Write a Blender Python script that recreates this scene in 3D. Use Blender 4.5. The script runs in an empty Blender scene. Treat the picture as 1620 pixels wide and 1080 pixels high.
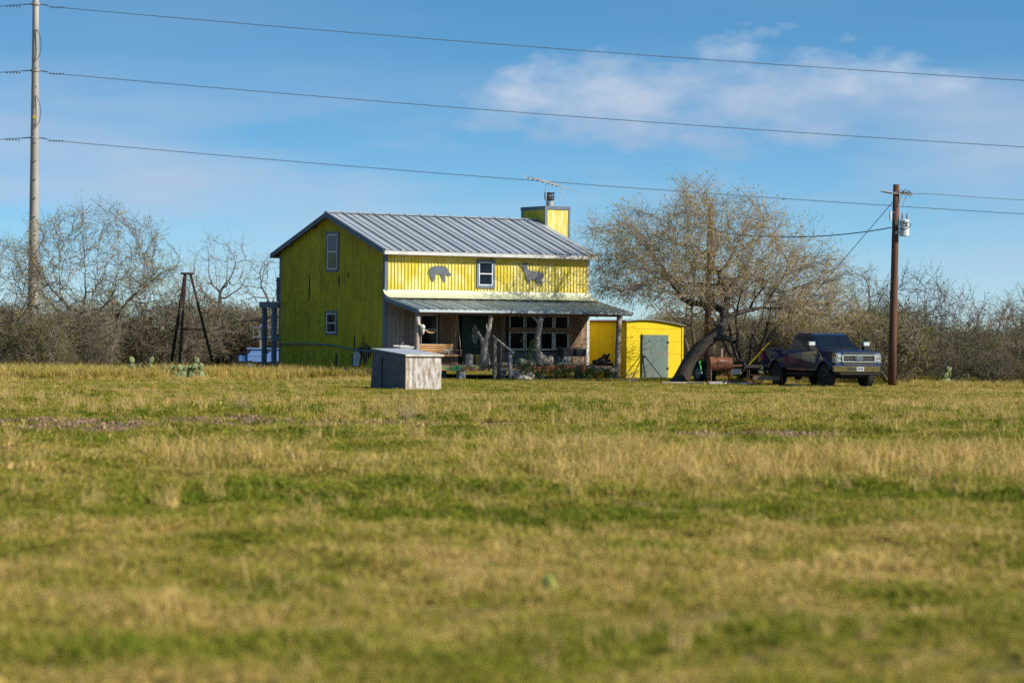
import bpy, bmesh, math, random
import numpy as np
from mathutils import Vector, Matrix, Euler

# ------------------------------------------------------------------ camera, sky, sun
SC = bpy.context.scene
COL = SC.collection
F = 4440.0                      # focal length in pixels of a 1620 px wide frame
ROLL = math.radians(0.5)
HC = 2.0                        # eye height
HZ = 15.0                       # horizon above frame centre, px
cam_d = bpy.data.cameras.new('camera')
cam = bpy.data.objects.new('camera', cam_d); COL.objects.link(cam)
cam_d.sensor_width = 36.0
cam_d.lens = F / 1620 * 36
cam_d.clip_start = 0.5; cam_d.clip_end = 20000
pitch = math.atan(HZ / F)
cam.matrix_world = Matrix.Translation((0, 0, HC)) @ Matrix.Rotation(math.radians(90) - pitch, 4, 'X') @ Matrix.Rotation(ROLL, 4, 'Z')
cam_d.dof.use_dof = True
cam_d.dof.focus_distance = 116.0
cam_d.dof.aperture_fstop = 1.45
SC.camera = cam

SUN_EL, SUN_AZ = math.radians(32), math.radians(-20)          # azimuth from +X, counter-clockwise
sun_vec = Vector((math.cos(SUN_EL) * math.cos(SUN_AZ), math.cos(SUN_EL) * math.sin(SUN_AZ), math.sin(SUN_EL)))
sun_d = bpy.data.lights.new('sun', 'SUN'); sun_d.energy = 4.7; sun_d.angle = math.radians(0.5)
sun_d.color = (1.0, 0.93, 0.80)
sun = bpy.data.objects.new('sun', sun_d); COL.objects.link(sun)
sun.rotation_euler = sun_vec.to_track_quat('Z', 'Y').to_euler()
sun.location = (60, -20, 60)

world = bpy.data.worlds.new('World'); SC.world = world; world.use_nodes = True
nt = world.node_tree; N = nt.nodes; L = nt.links; N.clear()
def nd(t, **k):
    n = N.new(t)
    for a, b in k.items(): setattr(n, a, b)
    return n
def mth(op, a, b=None, clamp=False):
    n = N.new('ShaderNodeMath'); n.operation = op; n.use_clamp = clamp
    for i, s in enumerate((a, b)):
        if s is None: continue
        if isinstance(s, (int, float)): n.inputs[i].default_value = s
        else: L.new(s, n.inputs[i])
    return n.outputs[0]
sky = nd('ShaderNodeTexSky', sky_type='NISHITA', sun_disc=False, sun_elevation=SUN_EL,
         sun_rotation=math.pi / 2 - SUN_AZ, altitude=150, air_density=1.0, dust_density=0.5, ozone_density=2.6)
tc = nd('ShaderNodeTexCoord')
# the low sky of this clear winter day stays deep blue: the whole dome is read a little higher
mp = nd('ShaderNodeVectorMath', operation='MULTIPLY_ADD')
L.new(tc.outputs['Generated'], mp.inputs[0]); mp.inputs[1].default_value = (1, 1, 2.4); mp.inputs[2].default_value = (0, 0, 0.055)
nrm = nd('ShaderNodeVectorMath', operation='NORMALIZE'); L.new(mp.outputs[0], nrm.inputs[0]); L.new(nrm.outputs[0], sky.inputs[0])
hs = nd('ShaderNodeHueSaturation'); hs.inputs['Hue'].default_value = 0.490; hs.inputs['Saturation'].default_value = 1.28; hs.inputs['Value'].default_value = 0.92
L.new(sky.outputs[0], hs.inputs['Color'])
# thin clouds: one low bank of cumulus and a veil of haze cloud
sep = nd('ShaderNodeSeparateXYZ'); L.new(tc.outputs['Generated'], sep.inputs[0])
X, Z = sep.outputs[0], sep.outputs[2]
def cloudnoise(sx, sz, off, detail, rough=0.55):
    m = nd('ShaderNodeMapping'); m.inputs['Scale'].default_value = (sx, sx, sz); m.inputs['Location'].default_value = off
    L.new(tc.outputs['Generated'], m.inputs[0])
    n = nd('ShaderNodeTexNoise'); n.inputs['Scale'].default_value = 1.0; n.inputs['Detail'].default_value = detail; n.inputs['Roughness'].default_value = rough
    L.new(m.outputs[0], n.inputs['Vector']); return n.outputs['Fac']
n1 = cloudnoise(30, 62, (3.6, 0.4, 1.9), 9, 0.55)
n2 = cloudnoise(7, 34, (0.3, 5.4, 2.2), 6, 0.5)
n3 = cloudnoise(4, 16, (7.3, 1.4, 0.2), 4)
ex = mth('DIVIDE', mth('SUBTRACT', X, 0.072), 0.082)
ez = mth('DIVIDE', mth('SUBTRACT', Z, 0.083), 0.021)
rad = mth('ADD', mth('MULTIPLY', ex, ex), mth('MULTIPLY', ez, ez))
bank = mth('SUBTRACT', 1.0, rad)
bank = mth('MAXIMUM', bank, -0.9)
dens1 = mth('ADD', mth('MULTIPLY', bank, 0.55), mth('MULTIPLY', mth('SUBTRACT', n1, 0.5), 2.6))
dens1 = mth('MULTIPLY', mth('MAXIMUM', mth('ADD', dens1, 0.02), 0.0), 1.25, True)
# veil between about 1 and 6 degrees of elevation, drifting off upwards
vz = mth('DIVIDE', mth('SUBTRACT', Z, 0.048), 0.052)
veil = mth('SUBTRACT', 1.0, mth('MULTIPLY', vz, vz))
veil = mth('MAXIMUM', veil, 0.12)
dens2 = mth('MULTIPLY', veil, mth('ADD', mth('MULTIPLY', mth('SUBTRACT', n2, 0.36), 3.2), mth('MULTIPLY', mth('SUBTRACT', n3, 0.5), 2.0)), True)
mix2 = nd('ShaderNodeMix', data_type='RGBA'); mix2.inputs[7].default_value = (3.0, 3.5, 4.45, 1)
L.new(hs.outputs[0], mix2.inputs[6]); L.new(mth('MULTIPLY', dens2, 0.85, True), mix2.inputs[0])
mix1 = nd('ShaderNodeMix', data_type='RGBA')
ccol = nd('ShaderNodeMix', data_type='RGBA'); ccol.inputs[6].default_value = (2.3, 2.95, 4.1, 1); ccol.inputs[7].default_value = (4.0, 4.45, 5.1, 1)
L.new(mth('ADD', mth('MULTIPLY', ez, 0.45), mth('MULTIPLY', n1, 0.75), True), ccol.inputs[0])
L.new(mix2.outputs[2], mix1.inputs[6]); L.new(ccol.outputs[2], mix1.inputs[7]); L.new(mth('MULTIPLY', dens1, 0.9, True), mix1.inputs[0])
bg = nd('ShaderNodeBackground'); bg.inputs[1].default_value = 0.122
L.new(mix1.outputs[2], bg.inputs[0])
wo = nd('ShaderNodeOutputWorld'); L.new(bg.outputs[0], wo.inputs[0])

SC.view_settings.view_transform = 'Standard'
SC.view_settings.look = 'None'
SC.view_settings.exposure = 0.45
SC.view_settings.gamma = 1.0
SC.view_settings.use_curve_mapping = False
SC.cycles.use_denoising = False
SC.cycles.max_bounces = 6
SC.cycles.sample_clamp_indirect = 2.5

# ------------------------------------------------------------------ helpers
def P(px, py, Y):
    """a point of the place, from where it is seen in the 1620x1080 photograph and its distance"""
    dx, dy = px - 810, 540 - py
    x = dx * math.cos(ROLL) - dy * math.sin(ROLL); y = dx * math.sin(ROLL) + dy * math.cos(ROLL)
    return Vector((x / F * Y, Y, HC + (y - HZ) / F * Y))
def PX(px, Y): return P(px, 560, Y).x
def ground(x, y):
    near = np.clip((92 - y) / 20, 0.12, 1)
    return near * (0.05 * np.sin(x * 0.31 + 1.3) * np.sin(y * 0.17 + 0.4) + 0.03 * np.sin(x * 0.83 + y * 0.59)
                   + 0.03 * np.sin(x * 2.1 + 1.5 * np.sin(y * 1.1)) * np.sin(y * 1.7 + 1.2 * np.sin(x * 0.9 + 2)) + 0.02 * np.sin(x * 3.9 + y * 1.3 + 2 * np.sin(y * .8)))

def tag(o, label=None, cat=None, group=None, kind=None):
    if label: o['label'] = label
    if cat: o['category'] = cat
    if group: o['group'] = group
    if kind: o['kind'] = kind
    return o
def empty(name, loc=(0, 0, 0), rz=0, label=None, cat=None, group=None):
    o = bpy.data.objects.new(name, None); COL.objects.link(o)
    o.empty_display_size = 0.2
    o.location = loc; o.rotation_euler = (0, 0, rz)
    return tag(o, label, cat, group)
def link(name, me, mat, parent=None, smooth=False):
    o = bpy.data.objects.new(name, me); COL.objects.link(o)
    if mat is not None and not me.materials: me.materials.append(mat)
    if parent: o.parent = parent
    if smooth: me.polygons.foreach_set('use_smooth', [True] * len(me.polygons))
    return o

class MB:
    def __init__(s): s.v = []; s.f = []
    def add(s, vs, fs):
        b = len(s.v); s.v += [tuple(p) for p in vs]; s.f += [tuple(i + b for i in f) for f in fs]; return s
    def box(s, x0, x1, y0, y1, z0, z1):
        return s.add([(x0,y0,z0),(x1,y0,z0),(x1,y1,z0),(x0,y1,z0),(x0,y0,z1),(x1,y0,z1),(x1,y1,z1),(x0,y1,z1)],
                     [(0,3,2,1),(4,5,6,7),(0,1,5,4),(1,2,6,5),(2,3,7,6),(3,0,4,7)])
    def beam(s, a, b, w, h, up=(0, 0, 1)):
        a, b = Vector(a), Vector(b); d = (b - a).normalized(); upv = Vector(up)
        if abs(d.dot(upv)) > 0.98: upv = Vector((1, 0, 0))
        r = d.cross(upv).normalized() * (w / 2); q = r.cross(d).normalized() * (h / 2)
        vs = [a - r - q, a + r - q, a + r + q, a - r + q, b - r - q, b + r - q, b + r + q, b - r + q]
        return s.add(vs, [(0,1,2,3),(7,6,5,4),(0,4,5,1),(1,5,6,2),(2,6,7,3),(3,7,4,0)])
    def tube(s, pts, r, n=8, caps=True):
        pts = [Vector(p) for p in pts]
        rs = r if isinstance(r, (list, tuple)) else [r] * len(pts)
        vs = []; fs = []; ref = None
        for i, p in enumerate(pts):
            d = (pts[min(i + 1, len(pts) - 1)] - pts[max(i - 1, 0)]).normalized()
            if ref is None: ref = Vector((0, 0, 1)) if abs(d.z) < 0.9 else Vector((1, 0, 0))
            a = d.cross(ref).normalized(); b = a.cross(d).normalized(); ref = b
            for k in range(n):
                t = 2 * math.pi * k / n; vs.append(p + (a * math.cos(t) + b * math.sin(t)) * rs[i])
        for i in range(len(pts) - 1):
            for k in range(n):
                fs.append((i*n + k, i*n + (k+1) % n, (i+1)*n + (k+1) % n, (i+1)*n + k))
        if caps:
            fs.append(tuple(range(n))[::-1]); fs.append(tuple((len(pts)-1)*n + k for k in range(n)))
        return s.add(vs, fs)
    def lathe(s, prof, n=24, c=(0, 0, 0), axis='z'):
        vs = []; fs = []
        for r, h in prof:
            for k in range(n):
                t = 2 * math.pi * k / n; x, y = r * math.cos(t), r * math.sin(t)
                p = {'z': (x, y, h), 'x': (h, x, y), 'y': (x, h, y)}[axis]
                vs.append((p[0] + c[0], p[1] + c[1], p[2] + c[2]))
        m = len(prof)
        for i in range(m - 1):
            for k in range(n):
                fs.append((i*n + k, i*n + (k+1) % n, (i+1)*n + (k+1) % n, (i+1)*n + k))
        fs.append(tuple(range(n))[::-1]); fs.append(tuple((m-1)*n + k for k in range(n)))
        return s.add(vs, fs)
    def prism(s, poly, f0, f1):
        """poly: list of 2D points; f0/f1 map a 2D point to the two end faces"""
        n = len(poly)
        vs = [f0(*p) for p in poly] + [f1(*p) for p in poly]
        return s.add(vs, [tuple(range(n))[::-1], tuple(range(n, 2*n))] + [(i, (i+1) % n, n + (i+1) % n, n + i) for i in range(n)])
    def quad(s, a, b, c, d): return s.add([a, b, c, d], [(0, 1, 2, 3)])
    def mesh(s, name='m'):
        me = bpy.data.meshes.new(name); me.from_pydata([tuple(p) for p in s.v], [], s.f); me.update()
        bm = bmesh.new(); bm.from_mesh(me); bmesh.ops.recalc_face_normals(bm, faces=bm.faces); bm.to_mesh(me); bm.free()
        return me
    def build(s, name, mat, parent=None, bevel=0, smooth=False, seg=1):
        me = s.mesh(name); o = link(name, me, mat, parent, smooth)
        if bevel:
            b = o.modifiers.new('bevel', 'BEVEL'); b.width = bevel; b.segments = seg; b.limit_method = 'ANGLE'; b.angle_limit = math.radians(35)
        return o

# ------------------------------------------------------------------ materials
MATS = {}
def M(name, c1, c2=None, rough=0.8, metal=0.0, scale=(3, 3, 3), lo=0.35, hi=0.65, bump=0.15, bscale=40.0, c3=None, scale3=(9, 9, 9),
      lo3=0.58, hi3=0.68, rnd=0.0, spec=0.3, detail=6, coat=0.0, transl=0.0):
    if name in MATS: return MATS[name]
    m = bpy.data.materials.new(name); m.use_nodes = True; t = m.node_tree; n = t.nodes; l = t.links
    b = n['Principled BSDF']; out = n['Material Output']
    b.inputs['Roughness'].default_value = rough; b.inputs['Metallic'].default_value = metal
    b.inputs['Specular IOR Level'].default_value = spec; b.inputs['Coat Weight'].default_value = coat
    co = n.new('ShaderNodeTexCoord'); oi = n.new('ShaderNodeObjectInfo')
    seed = n.new('ShaderNodeVectorMath'); seed.operation = 'MULTIPLY_ADD'
    sc3 = n.new('ShaderNodeCombineXYZ'); l.new(oi.outputs['Random'], sc3.inputs[0]); l.new(oi.outputs['Random'], sc3.inputs[2])
    seed.inputs[1].default_value = (37, 11, 23) ; l.new(sc3.outputs[0], seed.inputs[0]); l.new(co.outputs['Object'], seed.inputs[2])
    def noise(sc, det=detail, dist=0.0):
        mp = n.new('ShaderNodeMapping'); mp.inputs['Scale'].default_value = sc; l.new(seed.outputs[0], mp.inputs[0])
        nz = n.new('ShaderNodeTexNoise'); nz.inputs['Scale'].default_value = 1.0; nz.inputs['Detail'].default_value = det; nz.inputs['Roughness'].default_value = 0.62
        nz.inputs['Distortion'].default_value = dist; l.new(mp.outputs[0], nz.inputs['Vector']); return nz.outputs['Fac']
    def ramp(f, a, c):
        r = n.new('ShaderNodeMapRange'); r.inputs['From Min'].default_value = a; r.inputs['From Max'].default_value = c; l.new(f, r.inputs['Value']); return r.outputs[0]
    def mix(f, a, c):
        x = n.new('ShaderNodeMix'); x.data_type = 'RGBA'; l.new(f, x.inputs[0])
        for i, s in ((6, a), (7, c)):
            if isinstance(s, tuple): x.inputs[i].default_value = (*s[:3], 1)
            else: l.new(s, x.inputs[i])
        return x.outputs[2]
    if c2 is None: c2 = tuple(v * 0.72 for v in c1)
    col = mix(ramp(noise(scale), lo, hi), c1, c2)
    if c3: col = mix(ramp(noise(scale3, 8), lo3, hi3), col, c3)
    if rnd:
        hv = n.new('ShaderNodeHueSaturation'); l.new(col, hv.inputs['Color'])
        r = n.new('ShaderNodeMapRange'); r.inputs['To Min'].default_value = 1 - rnd; r.inputs['To Max'].default_value = 1 + rnd
        l.new(oi.outputs['Random'], r.inputs['Value']); l.new(r.outputs[0], hv.inputs['Value']); col = hv.outputs[0]
    l.new(col, b.inputs['Base Color'])
    if bump:
        bp = n.new('ShaderNodeBump'); bp.inputs['Strength'].default_value = bump; bp.inputs['Distance'].default_value = 0.02
        l.new(noise(tuple(bscale * q / max(scale) for q in scale), 5), bp.inputs['Height']); l.new(bp.outputs[0], b.inputs['Normal'])
    if transl:
        tr = n.new('ShaderNodeBsdfTranslucent'); l.new(col, tr.inputs['Color']); ms = n.new('ShaderNodeMixShader'); ms.inputs[0].default_value = transl
        l.new(b.outputs[0], ms.inputs[1]); l.new(tr.outputs[0], ms.inputs[2]); l.new(ms.outputs[0], out.inputs[0])
    MATS[name] = m; return m
def glass_dark(name, c, rough=0.06, spec=0.5):
    return M(name, c, tuple(v * 0.5 for v in c), rough=rough, spec=spec, bump=0.02, bscale=3, scale=(1.5, 1.5, 1.5))

yellow = M('yellow_paint_sheet', (0.62, 0.51, 0.045), (0.56, 0.45, 0.035), rough=0.6, scale=(1.2, 1.2, 0.7), c3=(0.70, 0.64, 0.30), scale3=(1.6, 1.6, 1.1), lo3=0.42, hi3=0.66, rnd=0.05, bump=0.05)
yellow_gable = M('yellow_paint_worn_shade_side', (0.46, 0.42, 0.024), (0.40, 0.37, 0.022), rough=0.6, scale=(1.0, 1.0, 0.5), c3=(0.22, 0.20, 0.022), scale3=(2.2, 2.2, 1.1), lo3=0.45, hi3=0.80, rnd=0.08, bump=0.08)  # same yellow darkened for the shaded side; the dark streaks are wear
yellow_shed = M('shed_yellow_paint', (0.80, 0.62, 0.012), (0.74, 0.56, 0.010), rough=0.6, scale=(1.5, 1.5, 1.0), c3=(0.55, 0.40, 0.02), scale3=(3, 3, 9), lo3=0.60, hi3=0.75, bump=0.08)
trim = M('blue_grey_trim', (0.16, 0.20, 0.25), (0.10, 0.13, 0.17), scale=(8, 8, 1.2), c3=(0.30, 0.31, 0.32), lo3=0.60, hi3=0.72, rough=0.75, rnd=0.1)
cream = M('cream_flashing', (0.56, 0.57, 0.40), (0.46, 0.50, 0.36), scale=(1.5, 5, 5), rough=0.5, c3=(0.42, 0.48, 0.36), lo3=0.6, hi3=0.75, bump=0.03)
galv = M('roof_sheet_metal', (0.46, 0.49, 0.51), (0.38, 0.41, 0.43), metal=0.25, rough=0.42, scale=(1.5, 0.5, 0.5), rnd=0.06, bump=0.03, c3=(0.29, 0.30, 0.31), scale3=(2.5, 1, 1), lo3=0.58, hi3=0.8)
galv_porch = M('porch_sheet_metal', (0.56, 0.60, 0.58), (0.42, 0.46, 0.45), metal=0.2, rough=0.5, scale=(1.5, 0.8, 0.8), rnd=0.12, bump=0.03, c3=(0.22, 0.22, 0.20), scale3=(4, 2, 2), lo3=0.55, hi3=0.75)
gutterm = M('gutter_paint', (0.45, 0.52, 0.53), (0.34, 0.42, 0.43), scale=(2, 2, 6), rough=0.5, c3=(0.50, 0.42, 0.38), lo3=0.6, hi3=0.7)
eaveboard = M('eave_board_paint', (0.58, 0.58, 0.56), (0.46, 0.47, 0.46), scale=(2, 6, 6), c3=(0.22, 0.2, 0.18), lo3=0.62, hi3=0.72)
plankm = M('weathered_plank', (0.30, 0.19, 0.115), (0.19, 0.125, 0.085), scale=(14, 14, 1.4), rnd=0.28, bump=0.5, c3=(0.10, 0.065, 0.045), scale3=(5, 5, 1.6), lo3=0.62, hi3=0.7)
plank_grey = M('grey_plank', (0.30, 0.27, 0.24), (0.20, 0.18, 0.165), scale=(14, 14, 1.4), rnd=0.22, bump=0.5, c3=(0.08, 0.06, 0.05), scale3=(5, 5, 1.6), lo3=0.62, hi3=0.7)
log_m = M('bare_cedar_log', (0.42, 0.36, 0.31), (0.27, 0.23, 0.20), scale=(16, 16, 1.6), bump=0.9, bscale=30, c3=(0.13, 0.10, 0.085), scale3=(12, 12, 1.5), lo3=0.58, hi3=0.68)
deckwood = M('deck_board', (0.33, 0.27, 0.21), (0.22, 0.18, 0.14), scale=(1.5, 12, 12), rnd=0.2, bump=0.4)
orange_rim = M('peeling_orange_rim', (0.40, 0.20, 0.09), (0.28, 0.17, 0.10), scale=(2, 6, 6), c3=(0.05, 0.25, 0.09), scale3=(1.3, 3, 5), lo3=0.54, hi3=0.58, bump=0.3)
red_board = M('faded_red_board', (0.55, 0.13, 0.08), (0.42, 0.12, 0.08), scale=(2, 6, 6), c3=(0.20, 0.13, 0.10), lo3=0.58, hi3=0.66)
door_green = M('dark_green_door', (0.022, 0.058, 0.034), (0.018, 0.045, 0.028), rough=0.45, bump=0.05)
white_fr = M('white_window_frame', (0.72, 0.74, 0.74), (0.58, 0.60, 0.60), rough=0.5, bump=0.05)
pane_m = glass_dark('window_glass', (0.014, 0.024, 0.045), .05, .28)
frost = M('frosted_oval_glass', (0.20, 0.24, 0.24), (0.07, 0.09, 0.09), scale=(9, 9, 9), rough=0.15, spec=0.5)
darkgap = M('dark_insulation_gap_hollow', (0.012, 0.011, 0.010), (0.03, 0.028, 0.025), scale=(9, 9, 2))  # torn insulation and joints; also stands in for shade inside hollows
paper = M('torn_white_wrap', (0.62, 0.64, 0.66), (0.35, 0.35, 0.36), c3=(0.30, 0.14, 0.06), lo3=0.6, hi3=0.66)
concrete = M('concrete_block', (0.42, 0.40, 0.37), (0.30, 0.29, 0.27), bump=0.4)
rust = M('rust', (0.24, 0.095, 0.04), (0.14, 0.055, 0.028), scale=(6, 6, 6), c3=(0.07, 0.035, 0.025), lo3=0.56, hi3=0.7, rough=0.85, bump=0.4)
rust_dark = M('dark_rust', (0.055, 0.028, 0.02), (0.028, 0.018, 0.015), scale=(5, 5, 2), c3=(0.32, 0.13, 0.04), lo3=0.60, hi3=0.7, rough=0.8)
blackm = M('black_paint', (0.014, 0.014, 0.015), (0.022, 0.021, 0.02), rough=0.55)
steel = M('galvanised_steel', (0.34, 0.32, 0.28), (0.28, 0.26, 0.23), scale=(0.8, 0.8, 0.5), rough=0.55, metal=0.0, c3=(0.40, 0.37, 0.31), scale3=(1.5, 1.5, 0.3), lo3=0.5, hi3=0.7, bump=0.05)
wire_m = M('weathered_wire', (0.10, 0.11, 0.12), rough=0.6, bump=0)
polewood = M('creosote_pole', (0.16, 0.070, 0.038), (0.085, 0.042, 0.028), scale=(10, 10, 0.8), bump=0.5, c3=(0.05, 0.03, 0.025), scale3=(14, 14, 0.7), lo3=0.56, hi3=0.66)
transm = M('transformer_paint', (0.60, 0.66, 0.66), (0.52, 0.58, 0.58), rough=0.4, bump=0.03)
porcelain = M('porcelain', (0.72, 0.73, 0.74), (0.6, 0.62, 0.64), rough=0.25, bump=0.02, spec=0.5)
swingwood = M('swing_slat', (0.58, 0.34, 0.16), (0.44, 0.24, 0.11), scale=(1.5, 10, 10), rnd=0.12, bump=0.3)
bone = M('bone', (0.72, 0.70, 0.66), (0.50, 0.47, 0.42), scale=(9, 9, 9))
horn = M('horn', (0.50, 0.30, 0.12), (0.25, 0.14, 0.07), scale=(6, 6, 6), rough=0.4)
bucketm = M('yellow_bucket_plastic', (0.62, 0.42, 0.08), (0.55, 0.36, 0.06), rough=0.45, bump=0.02)
limestone = M('limestone', (0.60, 0.53, 0.43), (0.42, 0.36, 0.28), scale=(5, 5, 5), bump=0.7, bscale=15, c3=(0.18, 0.14, 0.11), lo3=0.6, hi3=0.7)
greenpaint = M('peeling_green_door', (0.17, 0.235, 0.215), (0.13, 0.185, 0.17), scale=(3, 3, 1), c3=(0.23, 0.13, 0.085), scale3=(11, 11, 4), lo3=0.58, hi3=0.66, bump=0.25)
cutout = M('grey_sheet_cutout', (0.115, 0.13, 0.155), (0.085, 0.10, 0.12), rough=0.5, c3=(0.62, 0.63, 0.62), scale3=(6, 6, 6), lo3=0.68, hi3=0.72)
cutout_deer = M('grey_sheet_deer', (0.09, 0.105, 0.13), (0.13, 0.14, 0.155), rough=0.5, c3=(0.25, 0.17, 0.17), scale3=(2, 2, 5), lo3=0.56, hi3=0.66)
peel_white = M('peeling_white_plywood', (0.56, 0.54, 0.50), (0.40, 0.37, 0.33), scale=(7, 7, 3), c3=(0.24, 0.18, 0.13), scale3=(9, 9, 2.4), lo3=0.45, hi3=0.60, bump=0.35)
ply_grey = M('grey_plywood', (0.125, 0.13, 0.15), (0.085, 0.09, 0.105), scale=(2, 2, 6), c3=(0.18, 0.18, 0.19), scale3=(8, 8, 14), lo3=0.55, hi3=0.7, bump=0.2)
lidm = M('box_lid_metal', (0.50, 0.54, 0.58), (0.38, 0.42, 0.46), rough=0.45, metal=0.2)
bark = M('mesquite_bark', (0.070, 0.056, 0.045), (0.034, 0.028, 0.024), scale=(9, 9, 2.2), bump=1.0, bscale=24, c3=(0.135, 0.10, 0.072), scale3=(7, 7, 1.8), lo3=0.58, hi3=0.7)
twig_m = M('mesquite_twig', (0.40, 0.30, 0.20), (0.22, 0.165, 0.115), scale=(1.5, 1.5, 1.5), bump=0)
twig_brown = M('mesquite_twig_brown', (0.23, 0.18, 0.14), (0.13, 0.10, 0.08), scale=(1.5, 1.5, 1.5), bump=0)
twig_grey = M('brush_twig', (0.27, 0.22, 0.165), (0.105, 0.085, 0.062), scale=(1.2, 1.2, 1.2), bump=0, rnd=0.25)
leaf_m = M('mesquite_leaf', (0.46, 0.37, 0.04), (0.28, 0.29, 0.035), scale=(2, 2, 2), bump=0, rough=0.7, transl=0.35)
leaf_brush = M('brush_leaf', (0.105, 0.130, 0.020), (0.20, 0.165, 0.04), scale=(1.5, 1.5, 1.5), bump=0, rough=0.7, transl=0.3, rnd=0.3)
leaf_green = M('porch_plant_leaf', (0.075, 0.135, 0.035), (0.13, 0.19, 0.05), scale=(9, 9, 9), bump=0, rough=0.6, transl=0.3)
cactus_m = M('prickly_pear_pad', (0.15, 0.20, 0.075), (0.21, 0.26, 0.11), scale=(8, 8, 8), rough=0.65, c3=(0.40, 0.38, 0.24), scale3=(34, 34, 34), lo3=0.58, hi3=0.66)

# ------------------------------------------------------------------ ground
def build_ground():
    xs = np.concatenate([-np.geomspace(8000, 62, 24), np.concatenate([np.linspace(-60, -21, 40), np.linspace(-20, 20, 121), np.linspace(21, 60, 40)]), np.geomspace(62, 8000, 24)])
    ys = np.concatenate([np.linspace(-30, 4, 8), np.linspace(5, 100, 286), np.linspace(101, 180, 80), np.geomspace(184, 12000, 34)])
    XX, YY = np.meshgrid(xs, ys)
    ZZ = ground(XX, YY) * np.clip(1.5 - np.hypot(XX, YY - 60) / 150, 0, 1) 
    nx, ny = len(xs), len(ys)
    v = np.stack([XX.ravel(), YY.ravel(), ZZ.ravel()], 1)
    idx = np.arange(nx * ny).reshape(ny, nx)
    f = np.stack([idx[:-1, :-1].ravel(), idx[:-1, 1:].ravel(), idx[1:, 1:].ravel(), idx[1:, :-1].ravel()], 1)
    me = bpy.data.meshes.new('ground'); me.from_pydata(v.tolist(), [], f.tolist()); me.update()
    m = M('field_soil', (0.20, 0.15, 0.06), (0.14, 0.13, 0.035), scale=(0.35, 0.35, 0.35), lo=0.4, hi=0.6, rough=1.0, spec=0.0, bump=0.6, bscale=12,
          c3=(0.22, 0.165, 0.08), scale3=(1.7, 1.7, 1.7), lo3=0.5, hi3=0.66)
    o = link('ground', me, m, None, True)
    tag(o, 'flat field of short mixed green and straw grass', 'ground', kind='structure')
build_ground()

# ------------------------------------------------------------------ geometry-node scatter of tufts and stones
def scatter(name, pts, rot, scl, idx, dry, coll, label, cat):
    me = bpy.data.meshes.new(name); me.from_pydata(pts.tolist(), [], []); me.update()
    n = len(pts)
    for nm, tp, dat, key in (('rot', 'FLOAT_VECTOR', rot, 'vector'), ('scl', 'FLOAT_VECTOR', scl, 'vector'), ('idx', 'INT', idx, 'value'), ('dry', 'FLOAT', dry, 'value')):
        a = me.attributes.new(nm, tp, 'POINT'); a.data.foreach_set(key, np.ascontiguousarray(dat, dtype=np.int32 if tp == 'INT' else np.float32).ravel())
    o = bpy.data.objects.new(name, me); COL.objects.link(o)
    g = bpy.data.node_groups.new(name + '_nodes', 'GeometryNodeTree')
    g.interface.new_socket('Geometry', in_out='INPUT', socket_type='NodeSocketGeometry')
    g.interface.new_socket('Geometry', in_out='OUTPUT', socket_type='NodeSocketGeometry')
    gi = g.nodes.new('NodeGroupInput'); go = g.nodes.new('NodeGroupOutput')
    ip = g.nodes.new('GeometryNodeInstanceOnPoints'); ci = g.nodes.new('GeometryNodeCollectionInfo')
    ci.inputs['Collection'].default_value = coll; ci.inputs['Separate Children'].default_value = True; ci.inputs['Reset Children'].default_value = True
    def na(nm, tp):
        q = g.nodes.new('GeometryNodeInputNamedAttribute'); q.data_type = tp; q.inputs['Name'].default_value = nm; return q.outputs['Attribute']
    g.links.new(gi.outputs[0], ip.inputs['Points']); g.links.new(ci.outputs[0], ip.inputs['Instance'])
    ip.inputs['Pick Instance'].default_value = True
    g.links.new(na('idx', 'INT'), ip.inputs['Instance Index'])
    e2r = g.nodes.new('FunctionNodeEulerToRotation'); g.links.new(na('rot', 'FLOAT_VECTOR'), e2r.inputs[0]); g.links.new(e2r.outputs[0], ip.inputs['Rotation'])
    g.links.new(na('scl', 'FLOAT_VECTOR'), ip.inputs['Scale'])
    g.links.new(ip.outputs[0], go.inputs[0])
    md = o.modifiers.new('scatter', 'NODES'); md.node_group = g
    tag(o, label, cat, kind='stuff'); return o
def source_collection(name): return bpy.data.collections.new(name)
def put_source(coll, name, me):
    o = bpy.data.objects.new(name, me); coll.objects.link(o); return o

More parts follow.
